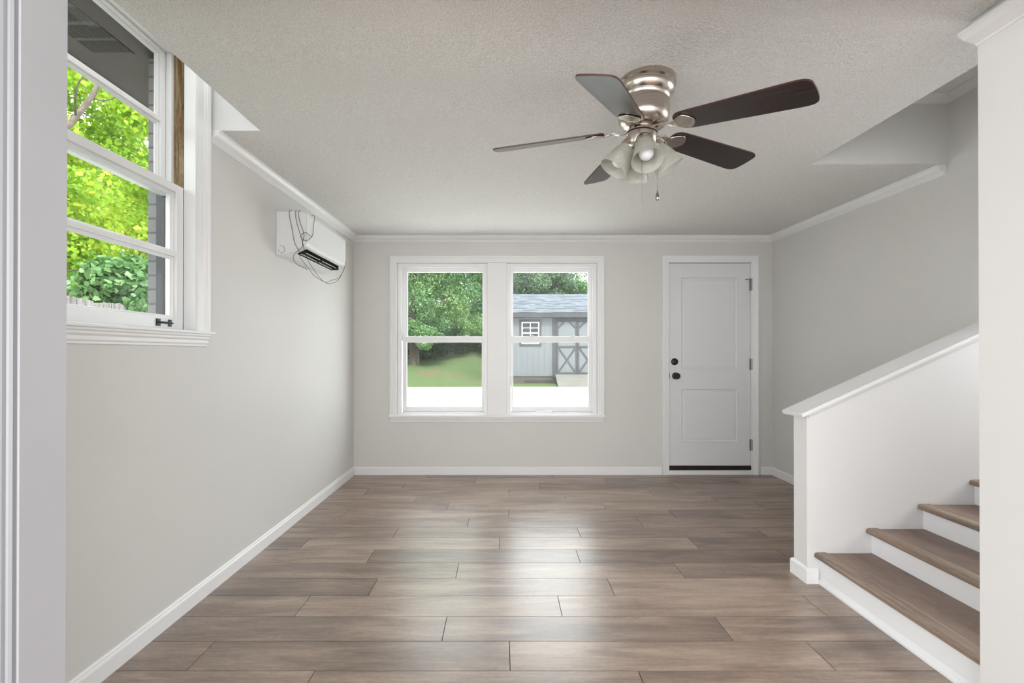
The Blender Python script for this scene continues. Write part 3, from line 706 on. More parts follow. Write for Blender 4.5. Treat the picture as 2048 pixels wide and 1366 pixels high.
# ------------------------------------------------------------------ staircase
root = empty('staircase', (2.0, 1.95, 0)); tag(root, 'white staircase with brown laminate treads rising to the right behind the half wall', 'staircase')
def spart(mb, nm, mat, par=None, **k):
    o = mb.build(nm, mat, None, loc=root.location, **k); o.parent = par or root; o.location = (0,0,0); return o
ys0, ys1 = YS0+0.001, YS1-0.001
N0, RUN, RISE, Z0 = 1.636, 0.2725, 0.1275, 0.157
for k in range(7):
    xn = N0 + k*RUN; zt = Z0 + k*RISE; xr = xn+0.028
    zb = 0 if k == 0 else zt-RISE
    r_ = MB(); r_.box((xr,ys0,zb),(xr+0.018,ys1,zt-0.016)); spart(r_, 'riser', M['riser'])
    t = MB(); t.box((xn+0.075,ys0,zt-0.016),(xr+RUN+0.01,ys1,zt-0.001))
    tr = spart(t, 'tread', M['tread'], bevel=0.0012)
    prof = [(xn+0.0735,zt-0.016),(xn+0.0735,zt-0.001),(xn+0.066,zt+0.0015),(xn+0.058,zt+0.004),(xn+0.014,zt+0.004),(xn+0.005,zt+0.001),(xn,zt-0.006),(xn,zt-0.018),(xn+0.004,zt-0.023),(xn+0.028,zt-0.023),(xn+0.028,zt-0.016)]
    t = MB(); t.prism([(x, ys0, z) for x, z in prof], (0, ys1-ys0, 0)); spart(t, 'nosing', M['nosing'], tr)
t = MB(); t.prism([(N0+0.028,ys0,0),(N0+0.014,ys0,0),(N0+0.014,ys0,0.010),(N0+0.019,ys0,0.020),(N0+0.024,ys0,0.024),(N0+0.028,ys0,0.034)], (0,ys1-ys0,0)); spart(t, 'shoe_moulding', M['riser'])

# ------------------------------------------------------------------ ceiling fan
FX, FY, FZ = 0.563, 1.89, EYE+0.88
root = empty('ceiling_fan', (FX, FY, cz(FY))); tag(root, 'brushed nickel ceiling fan with five dark wood blades and four frosted light shades', 'ceiling fan')
HUB = Vector((0.010, 0, FZ-cz(FY)))                  # blade hub, in the fan's own frame
def fpart(mb, nm, mat, par=None, **k):
    o = mb.build(nm, mat, par or root, **k); return o
AX = Matrix.Translation(HUB) @ Matrix.Rotation(-0.085, 4, 'Y').inverted() @ Matrix.Rotation(0.03, 4, 'X')
dz = -HUB.z
can = [(0,dz+0.012),(0.113,dz+0.012),(0.116,dz-0.010),(0.116,dz-0.018),(0.110,dz-0.024),(0.110,dz-0.030),(0.114,dz-0.034),(0.113,dz-0.046),(0.102,dz-0.062),(0.098,dz-0.066),(0,dz-0.066)]
cn = fpart(MB().lathe([(r,z) for r,z in can][::-1], AX, 64), 'canopy', M['nickel'], smooth=True)
mot = [(0,dz-0.066),(0.099,dz-0.066),(0.102,dz-0.070),(0.101,dz-0.076),(0.098,dz-0.082),(0.101,dz-0.100),(0.103,dz-0.125),(0.103,dz-0.145),(0.099,dz-0.162),(0.089,dz-0.176),(0.072,dz-0.186),(0.055,dz-0.190),(0.05,dz-0.192),(0,dz-0.192)]
mt = fpart(MB().lathe(mot[::-1], AX, 64), 'motor_housing', M['nickel'], smooth=True)
fly = [(0,0.052),(0.056,0.052),(0.058,0.046),(0.058,0.034),(0.054,0.030),(0,0.030)]
fpart(MB().lathe([(r,z) for r,z in fly][::-1], AX, 48), 'flywheel', M['nickel'], smooth=True)
swh = [(0,0.030),(0.058,0.030),(0.0625,0.026),(0.0625,-0.018),(0.058,-0.026),(0.046,-0.034),(0.040,-0.048),(0.030,-0.058),(0,-0.060)]
fpart(MB().lathe(swh[::-1], AX, 48), 'switch_housing', M['nickel'], smooth=True)
fpart(MB().lathe([(0.0632,0.0285),(0.0632,0.0315),(0.05,0.0315)], AX, 48), 'seam_ring', M['dark'], smooth=True)
# blades: a plane through the hub, tilted a little, each blade pitched
R0, TX, TY = 0.622, -0.009, 0.101
DROOP = 0.050; HB = HUB + Vector((0,0,DROOP))
PN = Vector((-TX, -TY, 1)).normalized()
outline = []
def half(u): return 0
ui, ue = 0.152, R0+0.004
bl = [(ui,0.020),(ui+0.004,0.036),(ui+0.020,0.050),(ui+0.05,0.056),(0.30,0.060),(0.45,0.066),(0.56,0.070),(ue-0.030,0.069),(ue-0.012,0.062),(ue-0.003,0.050),(ue,0.032),(ue+0.002,0.0)]
outline = bl + [(u,-v) for u, v in bl[-2::-1]]
outline = [(p.x, p.y) for p in smooth_path([Vector((u, v, 0)) for u, v in outline], 4)]
for k in range(5):
    a = -0.830 + k*2*PI/5
    e1 = Vector((math.cos(a), math.sin(a), 0)); e1.z = TX*e1.x + TY*e1.y - DROOP/0.616; e1.normalize()
    e2 = Vector((0,0,1)).cross(e1).normalized(); e2 = (e2 + Vector((0,0,TX*e2.x+TY*e2.y))); e2 -= e1*e2.dot(e1); e2.normalize()
    pr = Matrix.Rotation(-math.radians(13.5), 3, e1)
    e2p = pr @ e2; e3p = e1.cross(e2p)
    b = MB(); th = 0.006
    # top and bottom faces separately from the edge, the edge is a redder veneer
    top = [HB + e1*u + e2p*v + e3p*th/2 for u, v in outline]; bot = [HB + e1*u + e2p*v - e3p*th/2 for u, v in outline]
    i = len(b.v); n = len(top); b.v += [tuple(p) for p in top+bot]
    b._f(tuple(range(i, i+n))); b._f(tuple(range(i+2*n-1, i+n-1, -1))); b.cur = 1
    for q in range(n):
        j2 = (q+1) % n; b._f((i+q, i+n+q, i+n+j2, i+j2))
    # store the blade in its own frame so that the grain runs along it
    fr = Matrix((e1, e2p, e3p)).transposed().to_4x4(); fr.translation = HB
    inv = fr.inverted(); b.v = [tuple(inv @ Vector(v)) for v in b.v]
    bo = fpart(b, 'blade', [M['blade'], M['blade_edge']]); bo.matrix_local = fr
    # blade iron: S-shaped arm from flywheel and a pointed shield under the blade root
    ir = MB(); c0 = HUB + Vector((0,0,0.040))
    p0 = c0 + Vector((math.cos(a), math.sin(a), 0))*0.050
    pts = [p0, c0+Vector((math.cos(a),math.sin(a),0))*0.085+Vector((0,0,-0.002)), HB+e1*0.116+Vector((0,0,-0.002)), HB+e1*0.135-e3p*0.006, HB+e1*0.158-e3p*0.009]
    w_ = [0.030,0.024,0.022,0.026,0.034]
    sp = smooth_path(pts, 6); nn = len(sp)-1; rows_ = []
    for q, P_ in enumerate(sp):
        t_ = q/nn*4; j_ = min(3, int(t_)); wq = w_[j_]+(w_[j_+1]-w_[j_])*(t_-j_)
        sd = e2.lerp(e2p, min(1, max(0, (t_-1)/2))).normalized()*(wq/2)
        tg_ = (sp[min(nn,q+1)]-sp[max(0,q-1)]).normalized(); up_ = tg_.cross(sd).normalized()*0.003
        rows_.append((P_-sd+up_, P_+sd+up_, P_+sd-up_, P_-sd-up_))
    b0_ = len(ir.v)
    for R_ in rows_: ir.v += [tuple(x) for x in R_]
    for q in range(nn):
        for x in range(4): ir._f((b0_+q*4+x, b0_+q*4+(x+1)%4, b0_+q*4+4+(x+1)%4, b0_+q*4+4+x))
    ir._f((b0_,b0_+3,b0_+2,b0_+1)); ir._f(tuple(b0_+nn*4+x for x in range(4)))
    sh = [(0.146,0.013),(0.160,0.028),(0.182,0.042),(0.200,0.043),(0.216,0.030),(0.228,0.012),(0.230,0.0)]
    sh = sh + [(u,-v) for u, v in sh[-2::-1]]
    sh = [(p.x, p.y) for p in smooth_path([Vector((u, v, 0)) for u, v in sh], 4)]
    ir.prism([HB + e1*u + e2p*v - e3p*0.0035 for u, v in sh], -e3p*0.006)
    io = fpart(ir, 'blade_iron', M['nickel'], bo, bevel=0.002); io.matrix_local = inv
# light kit: four shades, sockets, bulbs
for k, (az, tl) in enumerate(((math.radians(-94),28),(math.radians(178),36),(math.radians(88),36),(math.radians(-2),36))):
    d = Vector((math.cos(az), math.sin(az), 0)); ax = (d*math.sin(math.radians(tl)) - Vector((0,0,1))*math.cos(math.radians(tl))).normalized()
    o0 = HUB + Vector((0.001,0,-0.008)) + d*0.041
    z_ = ax; x_ = Vector((-d.y, d.x, 0)).normalized(); y_ = z_.cross(x_)
    fm = Matrix((x_, y_, z_)).transposed().to_4x4(); fm.translation = o0
    ar = MB().lathe([(0,-0.020),(0.014,-0.018),(0.026,-0.010),(0.033,0.002),(0.036,0.014),(0.037,0.026),(0.035,0.030),(0,0.030)], fm, 32)
    sk = fpart(ar, 'socket_cup', M['nickel'], smooth=True)
    pr = [(0.0325,0.022),(0.036,0.030),(0.043,0.050),(0.049,0.072),(0.0535,0.096),(0.0565,0.112),(0.0580,0.117),(0.0600,0.121),(0.0625,0.131)]
    pr2 = [(r-0.003,z) for r, z in pr][::-1]
    sh = fpart(MB().lathe(pr+pr2, fm, 48), 'light_shade', M['frost'], smooth=True)
    bu = MB().lathe([(0.013,0.028),(0.015,0.045),(0.022,0.058),(0.028,0.072),(0.030,0.084),(0.028,0.096),(0.020,0.108),(0.009,0.1135),(0,0.1145)], fm, 32)
    fpart(bu, 'bulb', M['bulb'], sk, smooth=True)
def chain(x, y, zt, zb, fob):
    c = MB(); z = zt
    c.tube([(x,y,zt),(x,y,zb)], 0.0007, 6)
    while z > zb:
        c.lathe([(0,0.0016),(0.0013,0.0009),(0.0013,-0.0009),(0,-0.0016)][::-1], Matrix.Translation((x,y,z)), 6); z -= 0.0042
    co = fpart(c, 'pull_chain', M['nickel'])
    if fob:
        f = MB().lathe([(0,0),(0.002,0),(0.0022,-0.006),(0.005,-0.014),(0.0078,-0.026),(0.0082,-0.032),(0.006,-0.038),(0,-0.041)][::-1], Matrix.Translation((x,y,zb)), 20)
        o = fpart(f, 'chain_pendant', M['steel'], co, smooth=True); o['label'] = 'bronze teardrop pendant'
chain(HUB.x-0.014, -0.056, HUB.z-0.022, HUB.z-0.278, False)
chain(HUB.x+0.0605, -0.020, HUB.z-0.015, HUB.z-0.212, True)

# ------------------------------------------------------------------ wall-mounted air conditioner
AY0, AY1 = 2.978, 3.705
root = empty('air_conditioner', (XL, AY0, 1.85)); tag(root, 'white wall-mounted split air conditioner under the crown moulding on the left wall', 'air conditioner')
def apart(mb, nm, mat, par=None, **k):
    o = mb.build(nm, mat, None, loc=root.location, **k); o.parent = par or root; o.location = (0,0,0); return o
body = [(0.001,1.852),(0.001,2.139),(0.165,2.136),(0.188,2.128),(0.198,2.112),(0.195,1.935),(0.190,1.913),(0.168,1.906),(0.101,1.873),(0.05,1.856)]
notch = body[:8] + [(0.160,1.955),(0.118,1.940)] + body[8:]
m = MB()
def ext(pr, a, b): m.prism([(XL+u, a, z) for u, z in pr], (0, b-a, 0))
ext(body, AY0, AY0+0.075); ext(notch, AY0+0.075, AY1-0.045); ext(body, AY1-0.045, AY1)
ab = apart(m, 'body', M['plastic'], bevel=0.003)
m = MB(); fp = [(0.190,1.916),(0.1965,1.935),(0.1995,2.112),(0.190,2.131),(0.194,2.134),(0.204,2.126),(0.207,2.110),(0.204,1.935),(0.199,1.915)]
m.prism([(XL+u, AY0+0.004, z) for u, z in fp], (0, AY1-AY0-0.008, 0)); o = apart(m, 'front_panel', M['gloss'], bevel=0.002)
m = MB(); ya, yb = AY0+0.078, AY1-0.048
m.prism([(XL+0.160,ya,1.954),(XL+0.119,ya,1.939),(XL+0.103,ya,1.8755),(XL+0.105,ya,1.8755),(XL+0.121,ya,1.936),(XL+0.157,ya,1.949),(XL+0.165,ya,1.9065),(XL+0.167,ya,1.9065)], (0,yb-ya,0))
m.box((XL+0.105,ya,1.876),(XL+0.164,ya+0.002,1.95)); m.box((XL+0.105,yb-0.002,1.876),(XL+0.164,yb,1.95))
for q in range(1, 14):
    yy = ya+(yb-ya)*q/14; m.box((XL+0.118,yy-0.003,1.900),(XL+0.155,yy+0.003,1.948))
o = apart(m, 'air_outlet', M['dark']); o['label'] = 'dark air outlet slot'
for (u, z, y2) in ((0.122,1.879,yb-0.03),(0.146,1.890,yb)):
    l_ = MB(); l_.tube([(XL+u,ya+0.002,z+0.001),(XL+u,y2-0.002,z+0.001)], 0.0021, 8); apart(l_, 'louver', M['plastic'], smooth=True)
for q in (0.47,):
    l_ = MB(); yy = ya+(yb-ya)*q; l_.box((XL+0.110,yy-0.004,1.876),(XL+0.160,yy+0.004,1.93)); apart(l_, 'louver_bracket', M['dark'])
# outlined knock-out on the side panel
m = MB(); yk = AY0-0.0008
def kp(zx, zy): 
    px = 540+zx*0.13175; py = 400+zy*0.13175; return (XL + max(0.003, (px-VX)*AY0/F-XL), yk, EYE+(VY-py)*AY0/F)
pts = [kp(*p) for p in ((145,695),(190,695),(208,708),(218,735),(218,770),(208,795),(190,802),(145,802))]
m.tube(pts, 0.0011, 6); m.tube([kp(120,755),kp(135,762)], 0.0011, 6); m.tube([kp(122,778),kp(135,775)], 0.0011, 6)
apart(m, 'knockout_outline', M['dark'])
def zp(zx, zy, d):
    px = 540+zx*0.13175; py = 400+zy*0.13175
    return Vector(((px-VX)*d/F, d, EYE+(VY-py)*d/F))
def cable(name, zpts, label, mat='cable', rad=0.0016, cat='cable', group=None):
    pts = smooth_path([zp(*p) for p in zpts]); o = MB().tube(pts, rad, 7).build(name, M[mat], None, smooth=True)
    return tag(o, label, cat, group)
G = 'cables dangling over the air conditioner'
d0 = 2.968
cable('cable', [(325,160,d0+.03),(300,157,d0),(289,200,d0),(295,260,d0),(330,430,d0),(370,640,d0),(430,760,d0),(450,850,d0+.01),(520,960,3.05),(600,1060,3.12),(670,1150,3.2),(770,1215,3.3),(850,1255,3.4),(880,1272,3.44),(950,1262,3.5),(1030,1215,3.58),(1100,1100,3.66),(1140,990,3.712),(1142,950,3.715),(1100,972,3.712)],
      'black cable leftmost over the air conditioner side, looping far below it to its right end', group=G)
cable('cable', [(405,165,d0+.03),(390,160,d0),(382,210,d0),(400,330,d0),(450,500,d0),(480,590,d0),(510,720,d0),(530,800,d0+.005),(560,880,3.0),(600,960,3.06),(680,1080,3.18),(770,1200,3.3),(850,1250,3.4),(930,1220,3.48),(1040,1182,3.58),(1110,1080,3.67),(1136,1000,3.714)],
      'black cable second from the left over the air conditioner side, crossing the outlet slot', group=G)
cable('cable', [(460,170,d0+.03),(440,163,d0-.004),(428,220,d0-.004),(450,330,d0-.004),(505,480,d0-.004),(512,550,d0-.004),(492,640,d0-.005),(488,710,d0-.005),(430,760,d0-.006),(365,825,d0-.006),(352,895,d0-.004),(400,970,d0+.01),(480,1015,d0+.03),(530,1032,d0+.05),(562,1062,d0+.06)],
      'black cable with a free curled end hanging just under the air conditioner', group=G)
def fr_d(zx): return F*abs(XL+0.2105)/(VX-(540+zx*0.13175))
cable('cable', [(630,236,fr_d(640)+.02),(655,234,fr_d(655)),(672,248,fr_d(672)),(672,300,fr_d(672)),(655,400,fr_d(655)),(650,510,fr_d(650)),(622,570,fr_d(622)),(560,615,d0-.006),(500,600,d0-.006),(466,560,d0-.006),(472,530,d0-.006),(512,495,d0-.008),(560,500,d0-.008),(600,540,d0-.004),(640,556,fr_d(640)-.002)],
      'short black cable looped round the front corner of the air conditioner', group=G)
def back_pt(zx, zy, d): return (zx, zy, d)
cable('thin_wire', [(1182,612,3.72),(1240,615,3.95),(1320,600,4.25),(1390,575,4.44),(1432,558,4.466)], 'thin white wire, upper of two between air conditioner and crown moulding', 'cable_white', 0.0016, 'wire')
cable('thin_wire', [(1182,640,3.72),(1220,655,3.95),(1300,655,4.25),(1370,630,4.44),(1418,580,4.466)], 'thin white wire, lower sagging one of two between air conditioner and crown moulding', 'cable_white', 0.0016, 'wire')

# ------------------------------------------------------------------ outside: ground, driveway
def gz(x, y):
    z = -0.12 + 0.16*(min(max(y, 5), 16)-5)/11
    z += 0.06*min(1, max(0, (y-15.95)/0.15))
    if y > 16.0:
        s = min(1, max(0, (0.1-x)/1.6)); s = s*s*(3-2*s); z += s*0.158*(min(y, 34)-16.0)
    if x < -2.5 and y < 14: z -= 0.0
    return z
m = MB(); nx, ny = 70, 80
xs = np.linspace(-34, 30, nx); ys = np.linspace(-12, 52, ny); i0 = len(m.v)
for y in ys:
    for x in xs: m.v.append((x, y, gz(x, y)-0.004 - (0.10 if (-2.4 < x < 5.2 and y < 5.4) else 0)))
for j in range(ny-1):
    for i in range(nx-1):
        a = j*nx+i; m._f((a, a+1, a+nx+1, a+nx))
lawn = struct(m.build('lawn', M['lawn'], smooth=True))
m = MB(); Y = [4.9, 6, 8, 10, 12, 14, 15.93]
for a, b in zip(Y, Y[1:]):
    m.quad((-12,a,gz(0,a)+0.004),(14,a,gz(0,a)+0.004),(14,b,gz(0,b)+0.004),(-12,b,gz(0,b)+0.004))
    
struct(m.build('driveway', M['concrete']))

# ------------------------------------------------------------------ outside: shed and ramp
SY = 16.6; SS = F/SY
def sx(px): return (px-VX)/SS
def sz(py): return EYE+(VY-py)/SS
root = empty('garden_shed', (sx(1105), SY, gz(2,SY))); tag(root, 'pale grey garden shed with charcoal trim, cross-braced double doors and shingle roof', 'shed')
def gpart(mb, nm, mat, par=None, **k):
    o = mb.build(nm, mat, None, loc=root.location, **k); o.parent = par or root; o.location = (0,0,0); return o
X0, X1 = sx(1004), sx(1268); ZB, ZT = sz(752.5), sz(634)
m = MB(); m.box((X0,SY,ZB),(X1,SY+3.0,ZT))
x = X0+0.05
gpart(m, 'shed_wall', M['siding'])
# gable wedges
m = MB(); zr = EYE+(VY-588)*18.1/F
for xx in (X0, X1-0.05):
    m = MB(); m.prism([(xx,SY,ZT),(xx,SY+3.0,ZT),(xx,SY+1.5,zr-0.08)], (0.05,0,0)); gpart(m, 'gable', M['siding'])
m = MB(); x = X0+0.10
while x < X1:
    if not (sx(1038) < x < sx(1083)) : m.box((x,SY-0.002,ZB),(x+0.018,SY+0.002,ZT))
    else: m.box((x,SY-0.002,ZB),(x+0.018,SY+0.002,sz(693)))
    x += 0.205
gpart(m, 'siding_groove', paint('siding_groove', (66, 70, 76), 0.8, 0.02, 4))
ze = sz(626); m = MB(); ov = 0.22
m.prism([(X0-0.2,SY-ov,ze-0.0),(X0-0.2,SY+1.5,zr),(X0-0.2,SY+3.0+ov,ze),(X0-0.2,SY+3.0+ov,ze-0.05),(X0-0.2,SY+1.5,zr-0.06),(X0-0.2,SY-ov,ze-0.05)], (X1-X0+0.4,0,0))
gpart(m, 'roof', M['shingle'])
m = MB(); m.box((X0-0.2,SY-ov-0.02,sz(636.5)+0.02),(X1+0.2,SY-ov,ze-0.0)); m.box((X0-0.2,SY-ov,sz(636.5)+0.02),(X1+0.2,SY,sz(636.5)+0.04)); m.box((X0,SY-0.025,sz(640)),(X1,SY,ZT)) if False else None
gpart(m, 'fascia', M['shed_trim'])
m = MB(); m.box((X0-0.01,SY-0.02,ZB),(X0+0.09,SY,ZT)); gpart(m, 'corner_board', M['shed_trim'])
# window
wx0, wx1, wz0, wz1 = sx(1039), sx(1082.5), sz(692), sz(640)
m = MB(); tw = 0.075
m.frame(wx0, wx1, wz0, wz1, tw, tw, tw, tw, SY-0.03, SY-0.001)
wf = gpart(m, 'window_surround', M['shed_trim'])
m = MB(); a0, a1, b0, b1 = wx0+tw, wx1-tw, wz0+tw, wz1-tw; fw = 0.035
m.frame(a0+.001, a1-.001, b0+.001, b1-.001, fw, fw, fw, fw, SY-0.024, SY-0.001)
xm = (a0+a1)/2; m.box((xm-.012,SY-0.022,b0+fw),(xm+.012,SY-0.011,b1-fw))
for zz, hh in (((b0+b1)/2,.022),(b0+(b1-b0)*.27,.011),(b0+(b1-b0)*.73,.011)): m.box((a0+fw,SY-0.023,zz-hh),(xm-.0125,SY-0.0105,zz+hh)); m.box((xm+.0125,SY-0.023,zz-hh),(a1-fw,SY-0.0105,zz+hh))
gpart(m, 'window_grille', M['trim'], wf)
m = MB(); m.box((a0,SY-0.010,b0),(a1,SY-0.002,b1)); gpart(m, 'window_glass', M['shed_window'], wf)
# doors
dz0, dz1 = sz(748), sz(637)
m = MB(); m.frame(sx(1104.7), sx(1204), ZB-0.05, dz1, sx(1112.7)-sx(1104.7), sx(1112.7)-sx(1104.7), 0, 0.10, SY-0.03, SY-0.001)
gpart(m, 'door_surround', M['shed_trim'])
for (da, db_) in ((1112.9,1154.0),(1154.4,1195.8)):
    a, b = sx(da), sx(db_); zt_, zm_, zb_ = dz1-0.105, sz(694), dz0
    m = MB(); m.box((a,SY-0.035,zb_),(b,SY-0.003,zt_)); do = gpart(m, 'shed_door', M['siding'])
    m = MB(); tw = 0.062; y_a, y_b = SY-0.055, SY-0.035; nbar = 0
    m.frame(a, b, zb_, zt_, tw, tw, tw, 0.02, y_a, y_b-0.001); m.box((a+tw,y_a,zm_-tw/2),(b-tw,y_b-0.001,zm_+tw/2))
    for p, q in (((a+tw,zb_+tw),(b-tw,zm_-tw/2)),((a+tw,zm_-tw/2),(b-tw,zb_+tw)),((a+tw,zt_-0.24),(a+tw+0.24,zt_)),((b-tw,zt_-0.24),(b-tw-0.24,zt_))):
        m.bar((p[0],y_b-0.001-0.001*nbar,p[1]),(q[0],y_b-0.001-0.001*nbar,q[1]),0.058,0.015,(0,-1,0)); nbar += 1
    gpart(m, 'door_bracing', M['shed_trim'], do)
m = MB(); m.box((sx(1156),SY-0.075,sz(696)),(sx(1160),SY-0.055,sz(693))); gpart(m, 'door_latch', M['black'])
m = MB(); m.box((sx(1152),SY-0.075,sz(640)),(sx(1157),SY-0.055,sz(637.5))); gpart(m, 'door_latch', M['black'])
m = MB(); m.box((X0+0.02,SY+0.03,gz(2,SY)-0.02),(X1-0.02,SY+0.13,ZB)); 
gpart(m, 'skid', M['skid'])
m = MB(); m.box((sx(1049),SY+0.02,sz(765)),(sx(1106),SY+0.031,sz(760))); gpart(m, 'skirt_vent', M['dark'])
root = empty('ramp', (2.6, 15.8, gz(2,15.6))); tag(root, 'pale wooden ramp leading up to the shed double doors', 'ramp')
m = MB(); rz1 = sz(748.5); ry0 = 15.58; rz0 = EYE-(774-VY)*ry0/F; rx0, rx1 = sx(1110), sx(1206)
nb = 7
for k in range(nb):
    t0, t1 = k/nb, (k+1)/nb - 0.012
    p = lambda x, t: (x, (SY-0.06)+(ry0-(SY-0.06))*t, rz1+(rz0-rz1)*t)
    m.prism([p(rx0,t0),p(rx1,t0),p(rx1,t1),p(rx0,t1)], (0,0,-0.035))
o = m.build('deck_board', M['ramp_wood'], None, loc=root.location); o.parent = root; o.location = (0,0,0)
for xx in (rx0+0.02, rx1-0.06):
    m = MB(); m.prism([(xx,SY-0.06,rz1-0.036),(xx,ry0,rz0-0.036),(xx,ry0,gz(2,ry0)),(xx,SY-0.06,gz(2,SY))], (0.04,0,0))
    o = m.build('ramp_stringer', M['skid'], None, loc=root.location); o.parent = root; o.location = (0,0,0)

# ------------------------------------------------------------------ outside: vegetation
def leaves(name, mat, clusters, count, size, parent=None, seed=1, shape='oval', up=0.35, shell=0.55, loc=None, face=None):
    """clusters: (cx,cy,cz,rx,ry,rz,weight). Leaves fill each ellipsoid, thicker towards its skin."""
    r = np.random.default_rng(seed)
    cl = np.array(clusters, float); wts = cl[:,6]/cl[:,6].sum(); idx = r.choice(len(cl), count, p=wts)
    d = r.normal(size=(count,3)); d /= np.linalg.norm(d,axis=1)[:,None]
    rad = shell + (1-shell)*r.random(count)**0.6
    rad = np.where(r.random(count) < 0.25, r.random(count), rad)
    c = cl[idx,:3] + d*rad[:,None]*cl[idx,3:6]
    nrm = r.normal(size=(count,3))*0.8 + d*0.6; nrm[:,2] += up
    nrm /= np.linalg.norm(nrm,axis=1)[:,None]
    t = r.normal(size=(count,3)); t -= (t*nrm).sum(1)[:,None]*nrm; t /= np.linalg.norm(t,axis=1)[:,None]
    b = np.cross(nrm, t); s = size*(0.65+0.7*r.random(count))
    if shape == 'maple': prof = [(-.5,0),(-.40,.16),(-.36,.38),(-.14,.30),(.02,.46),(.14,.24),(.34,.20),(.52,0),(.34,-.20),(.14,-.24),(.02,-.46),(-.14,-.30),(-.36,-.38),(-.40,-.16)]
    elif shape == 'oval': prof = [(-.5,0),(-.1,.28),(.25,.2),(.5,0),(.25,-.2),(-.1,-.28)]
    else: prof = [(-.5,0),(0,.3),(.5,0),(0,-.3)]
    n = len(prof); V = np.empty((count,n,3))
    for k,(u,v) in enumerate(prof):
        V[:,k] = c + (t*u + b*v + nrm*(-0.18*abs(v)))*s[:,None]
    if loc is not None: V -= np.array(loc)
    me = bpy.data.meshes.new(name); me.vertices.add(count*n); me.vertices.foreach_set('co', V.ravel())
    me.loops.add(count*n); me.loops.foreach_set('vertex_index', np.arange(count*n,dtype=np.int32))
    me.polygons.add(count); me.polygons.foreach_set('loop_start', np.arange(0,count*n,n,dtype=np.int32))
    try: me.polygons.foreach_set('loop_total', np.full(count,n,dtype=np.int32))
    except Exception: pass
    a = me.attributes.new('rnd','FLOAT','FACE'); tone = np.clip(r.random(count)*0.65 + (np.sin(c[:,0]*2.1+c[:,2]*1.7)+np.sin(c[:,1]*1.3+2*c[:,2]))*0.09 + 0.18,0,1); a.data.foreach_set('value', tone)
    me.update(calc_edges=True); me.validate(); me.materials.append(M[mat])
    o = bpy.data.objects.new(name, me); COL.objects.link(o)
    if parent: o.parent = parent
    return o
def blob(cx, cy, cz_, rx, ry, rz, n, r, seed):
    g = random.Random(seed); out = []
    for _ in range(n):
        while True:
            u = [g.uniform(-1,1) for _ in range(3)]
            if sum(q*q for q in u) <= 1: break
        out.append((cx+u[0]*rx, cy+u[1]*ry, cz_+u[2]*rz, r*g.uniform(.7,1.3), r*g.uniform(.7,1.3), r*g.uniform(.55,1.0), 1))
    return out
def recede(cl, x0, k):
    return [(c[0], c[1]+max(0, c[0]-x0)*k, c[2]*(1+max(0, c[0]-x0)*k/20*0.8)) + tuple(c[3:]) for c in cl]
def tree(name, label, cat, base, trunk, branches, clusters, count, size, mat, seed, shape='oval', tr=0.2, group=None, **kw):
    root = empty(name, base); tag(root, label, cat, group)
    b = Vector(base)
    if trunk:
        t = MB(); pts = [Vector(p)-b for p in trunk]; n = len(pts); t.tube(smooth_path(pts,4), [tr*(1-0.6*q/((n-1)*4)) for q in range((n-1)*4+1)], 10); t.build('trunk', M['bark'], root, smooth=True)
    for br in branches:
        t = MB(); pts = smooth_path([Vector(p)-b for p in br[0]],4); n = len(pts); t.tube(pts, [br[1]*(1-0.65*q/(n-1)) for q in range(n)], 8); t.build('branch', M['bark'], root, smooth=True)
    leaves('foliage', mat, clusters, count, size, root, seed, shape, loc=base, **kw)
    return root
def LP(px, py, X):                                   # a place beyond the left window at world X
    y = F*X/(px-VX); return Vector((X, y, EYE+(VY-py)*y/F))
# left side: maple, two vines/shrubs over an old picket fence
mb_ = LP(70, 560, -7.6); mb_.z = 0.0
tree('maple_tree', 'bright yellow-green maple tree beyond the picket fence, leaning branch in view', 'tree', tuple(mb_),
     [(mb_.x,mb_.y,0),(mb_.x,mb_.y,1.5),tuple(LP(100,310,-7.6)),tuple(LP(142,244,-7.6)),tuple(LP(182,192,-7.6)),tuple(LP(196,160,-7.6)),tuple(LP(215,90,-7.6))],
     [([tuple(LP(184,196,-7.6)),tuple(LP(210,200,-7.5)),tuple(LP(238,190,-7.3))],0.02), ([tuple(LP(165,225,-7.6)),tuple(LP(190,235,-7.8)),tuple(LP(215,228,-8))],0.018), ([tuple(LP(150,232,-7.6)),tuple(LP(150,180,-7.2)),tuple(LP(165,150,-7.0))],0.02)],
     blob(-9.1,10.3,5.2,2.0,3.0,2.9,64,0.62,11), 36000, 0.092, 'leaf_maple', 5, 'maple', 0.072, shell=0.3)
tree('maple_tree', 'pale green maple tree behind the leaning maple, filling the left window middle', 'tree', (-12.5,14.5,0.0),
     [(-12.5,14.5,0),(-12.4,14.4,2),(-12.6,14.6,4.5)], [([(-12.4,14.4,2),(-11.5,13.6,3.2),(-10.8,13.0,4.0)],0.05)],
     blob(-12.6,14.6,4.6,2.0,4.2,3.8,60,0.85,12), 26000, 0.115, 'leaf_maple', 6, 'maple', 0.14, shell=0.3)
tree('climbing_vine', 'green broad-leaved vine bush spilling over the right part of the picket fence', 'shrub', (-6.35,7.6,0.0),
     [(-6.35,7.6,0),(-6.3,7.6,1.2),(-6.3,7.7,2.4)], [([(-6.3,7.6,1.2),(-6.4,7.0,2.2)],0.02)],
     blob(-6.35,7.85,2.1,0.30,0.72,0.75,26,0.34,13) + [tuple(LP(288,612,-5.93))+(0.12,0.26,0.2,1.0), tuple(LP(268,606,-5.95))+(0.10,0.16,0.14,0.5)], 8000, 0.10, 'leaf_vine', 7, 'maple', 0.04, shell=0.3)
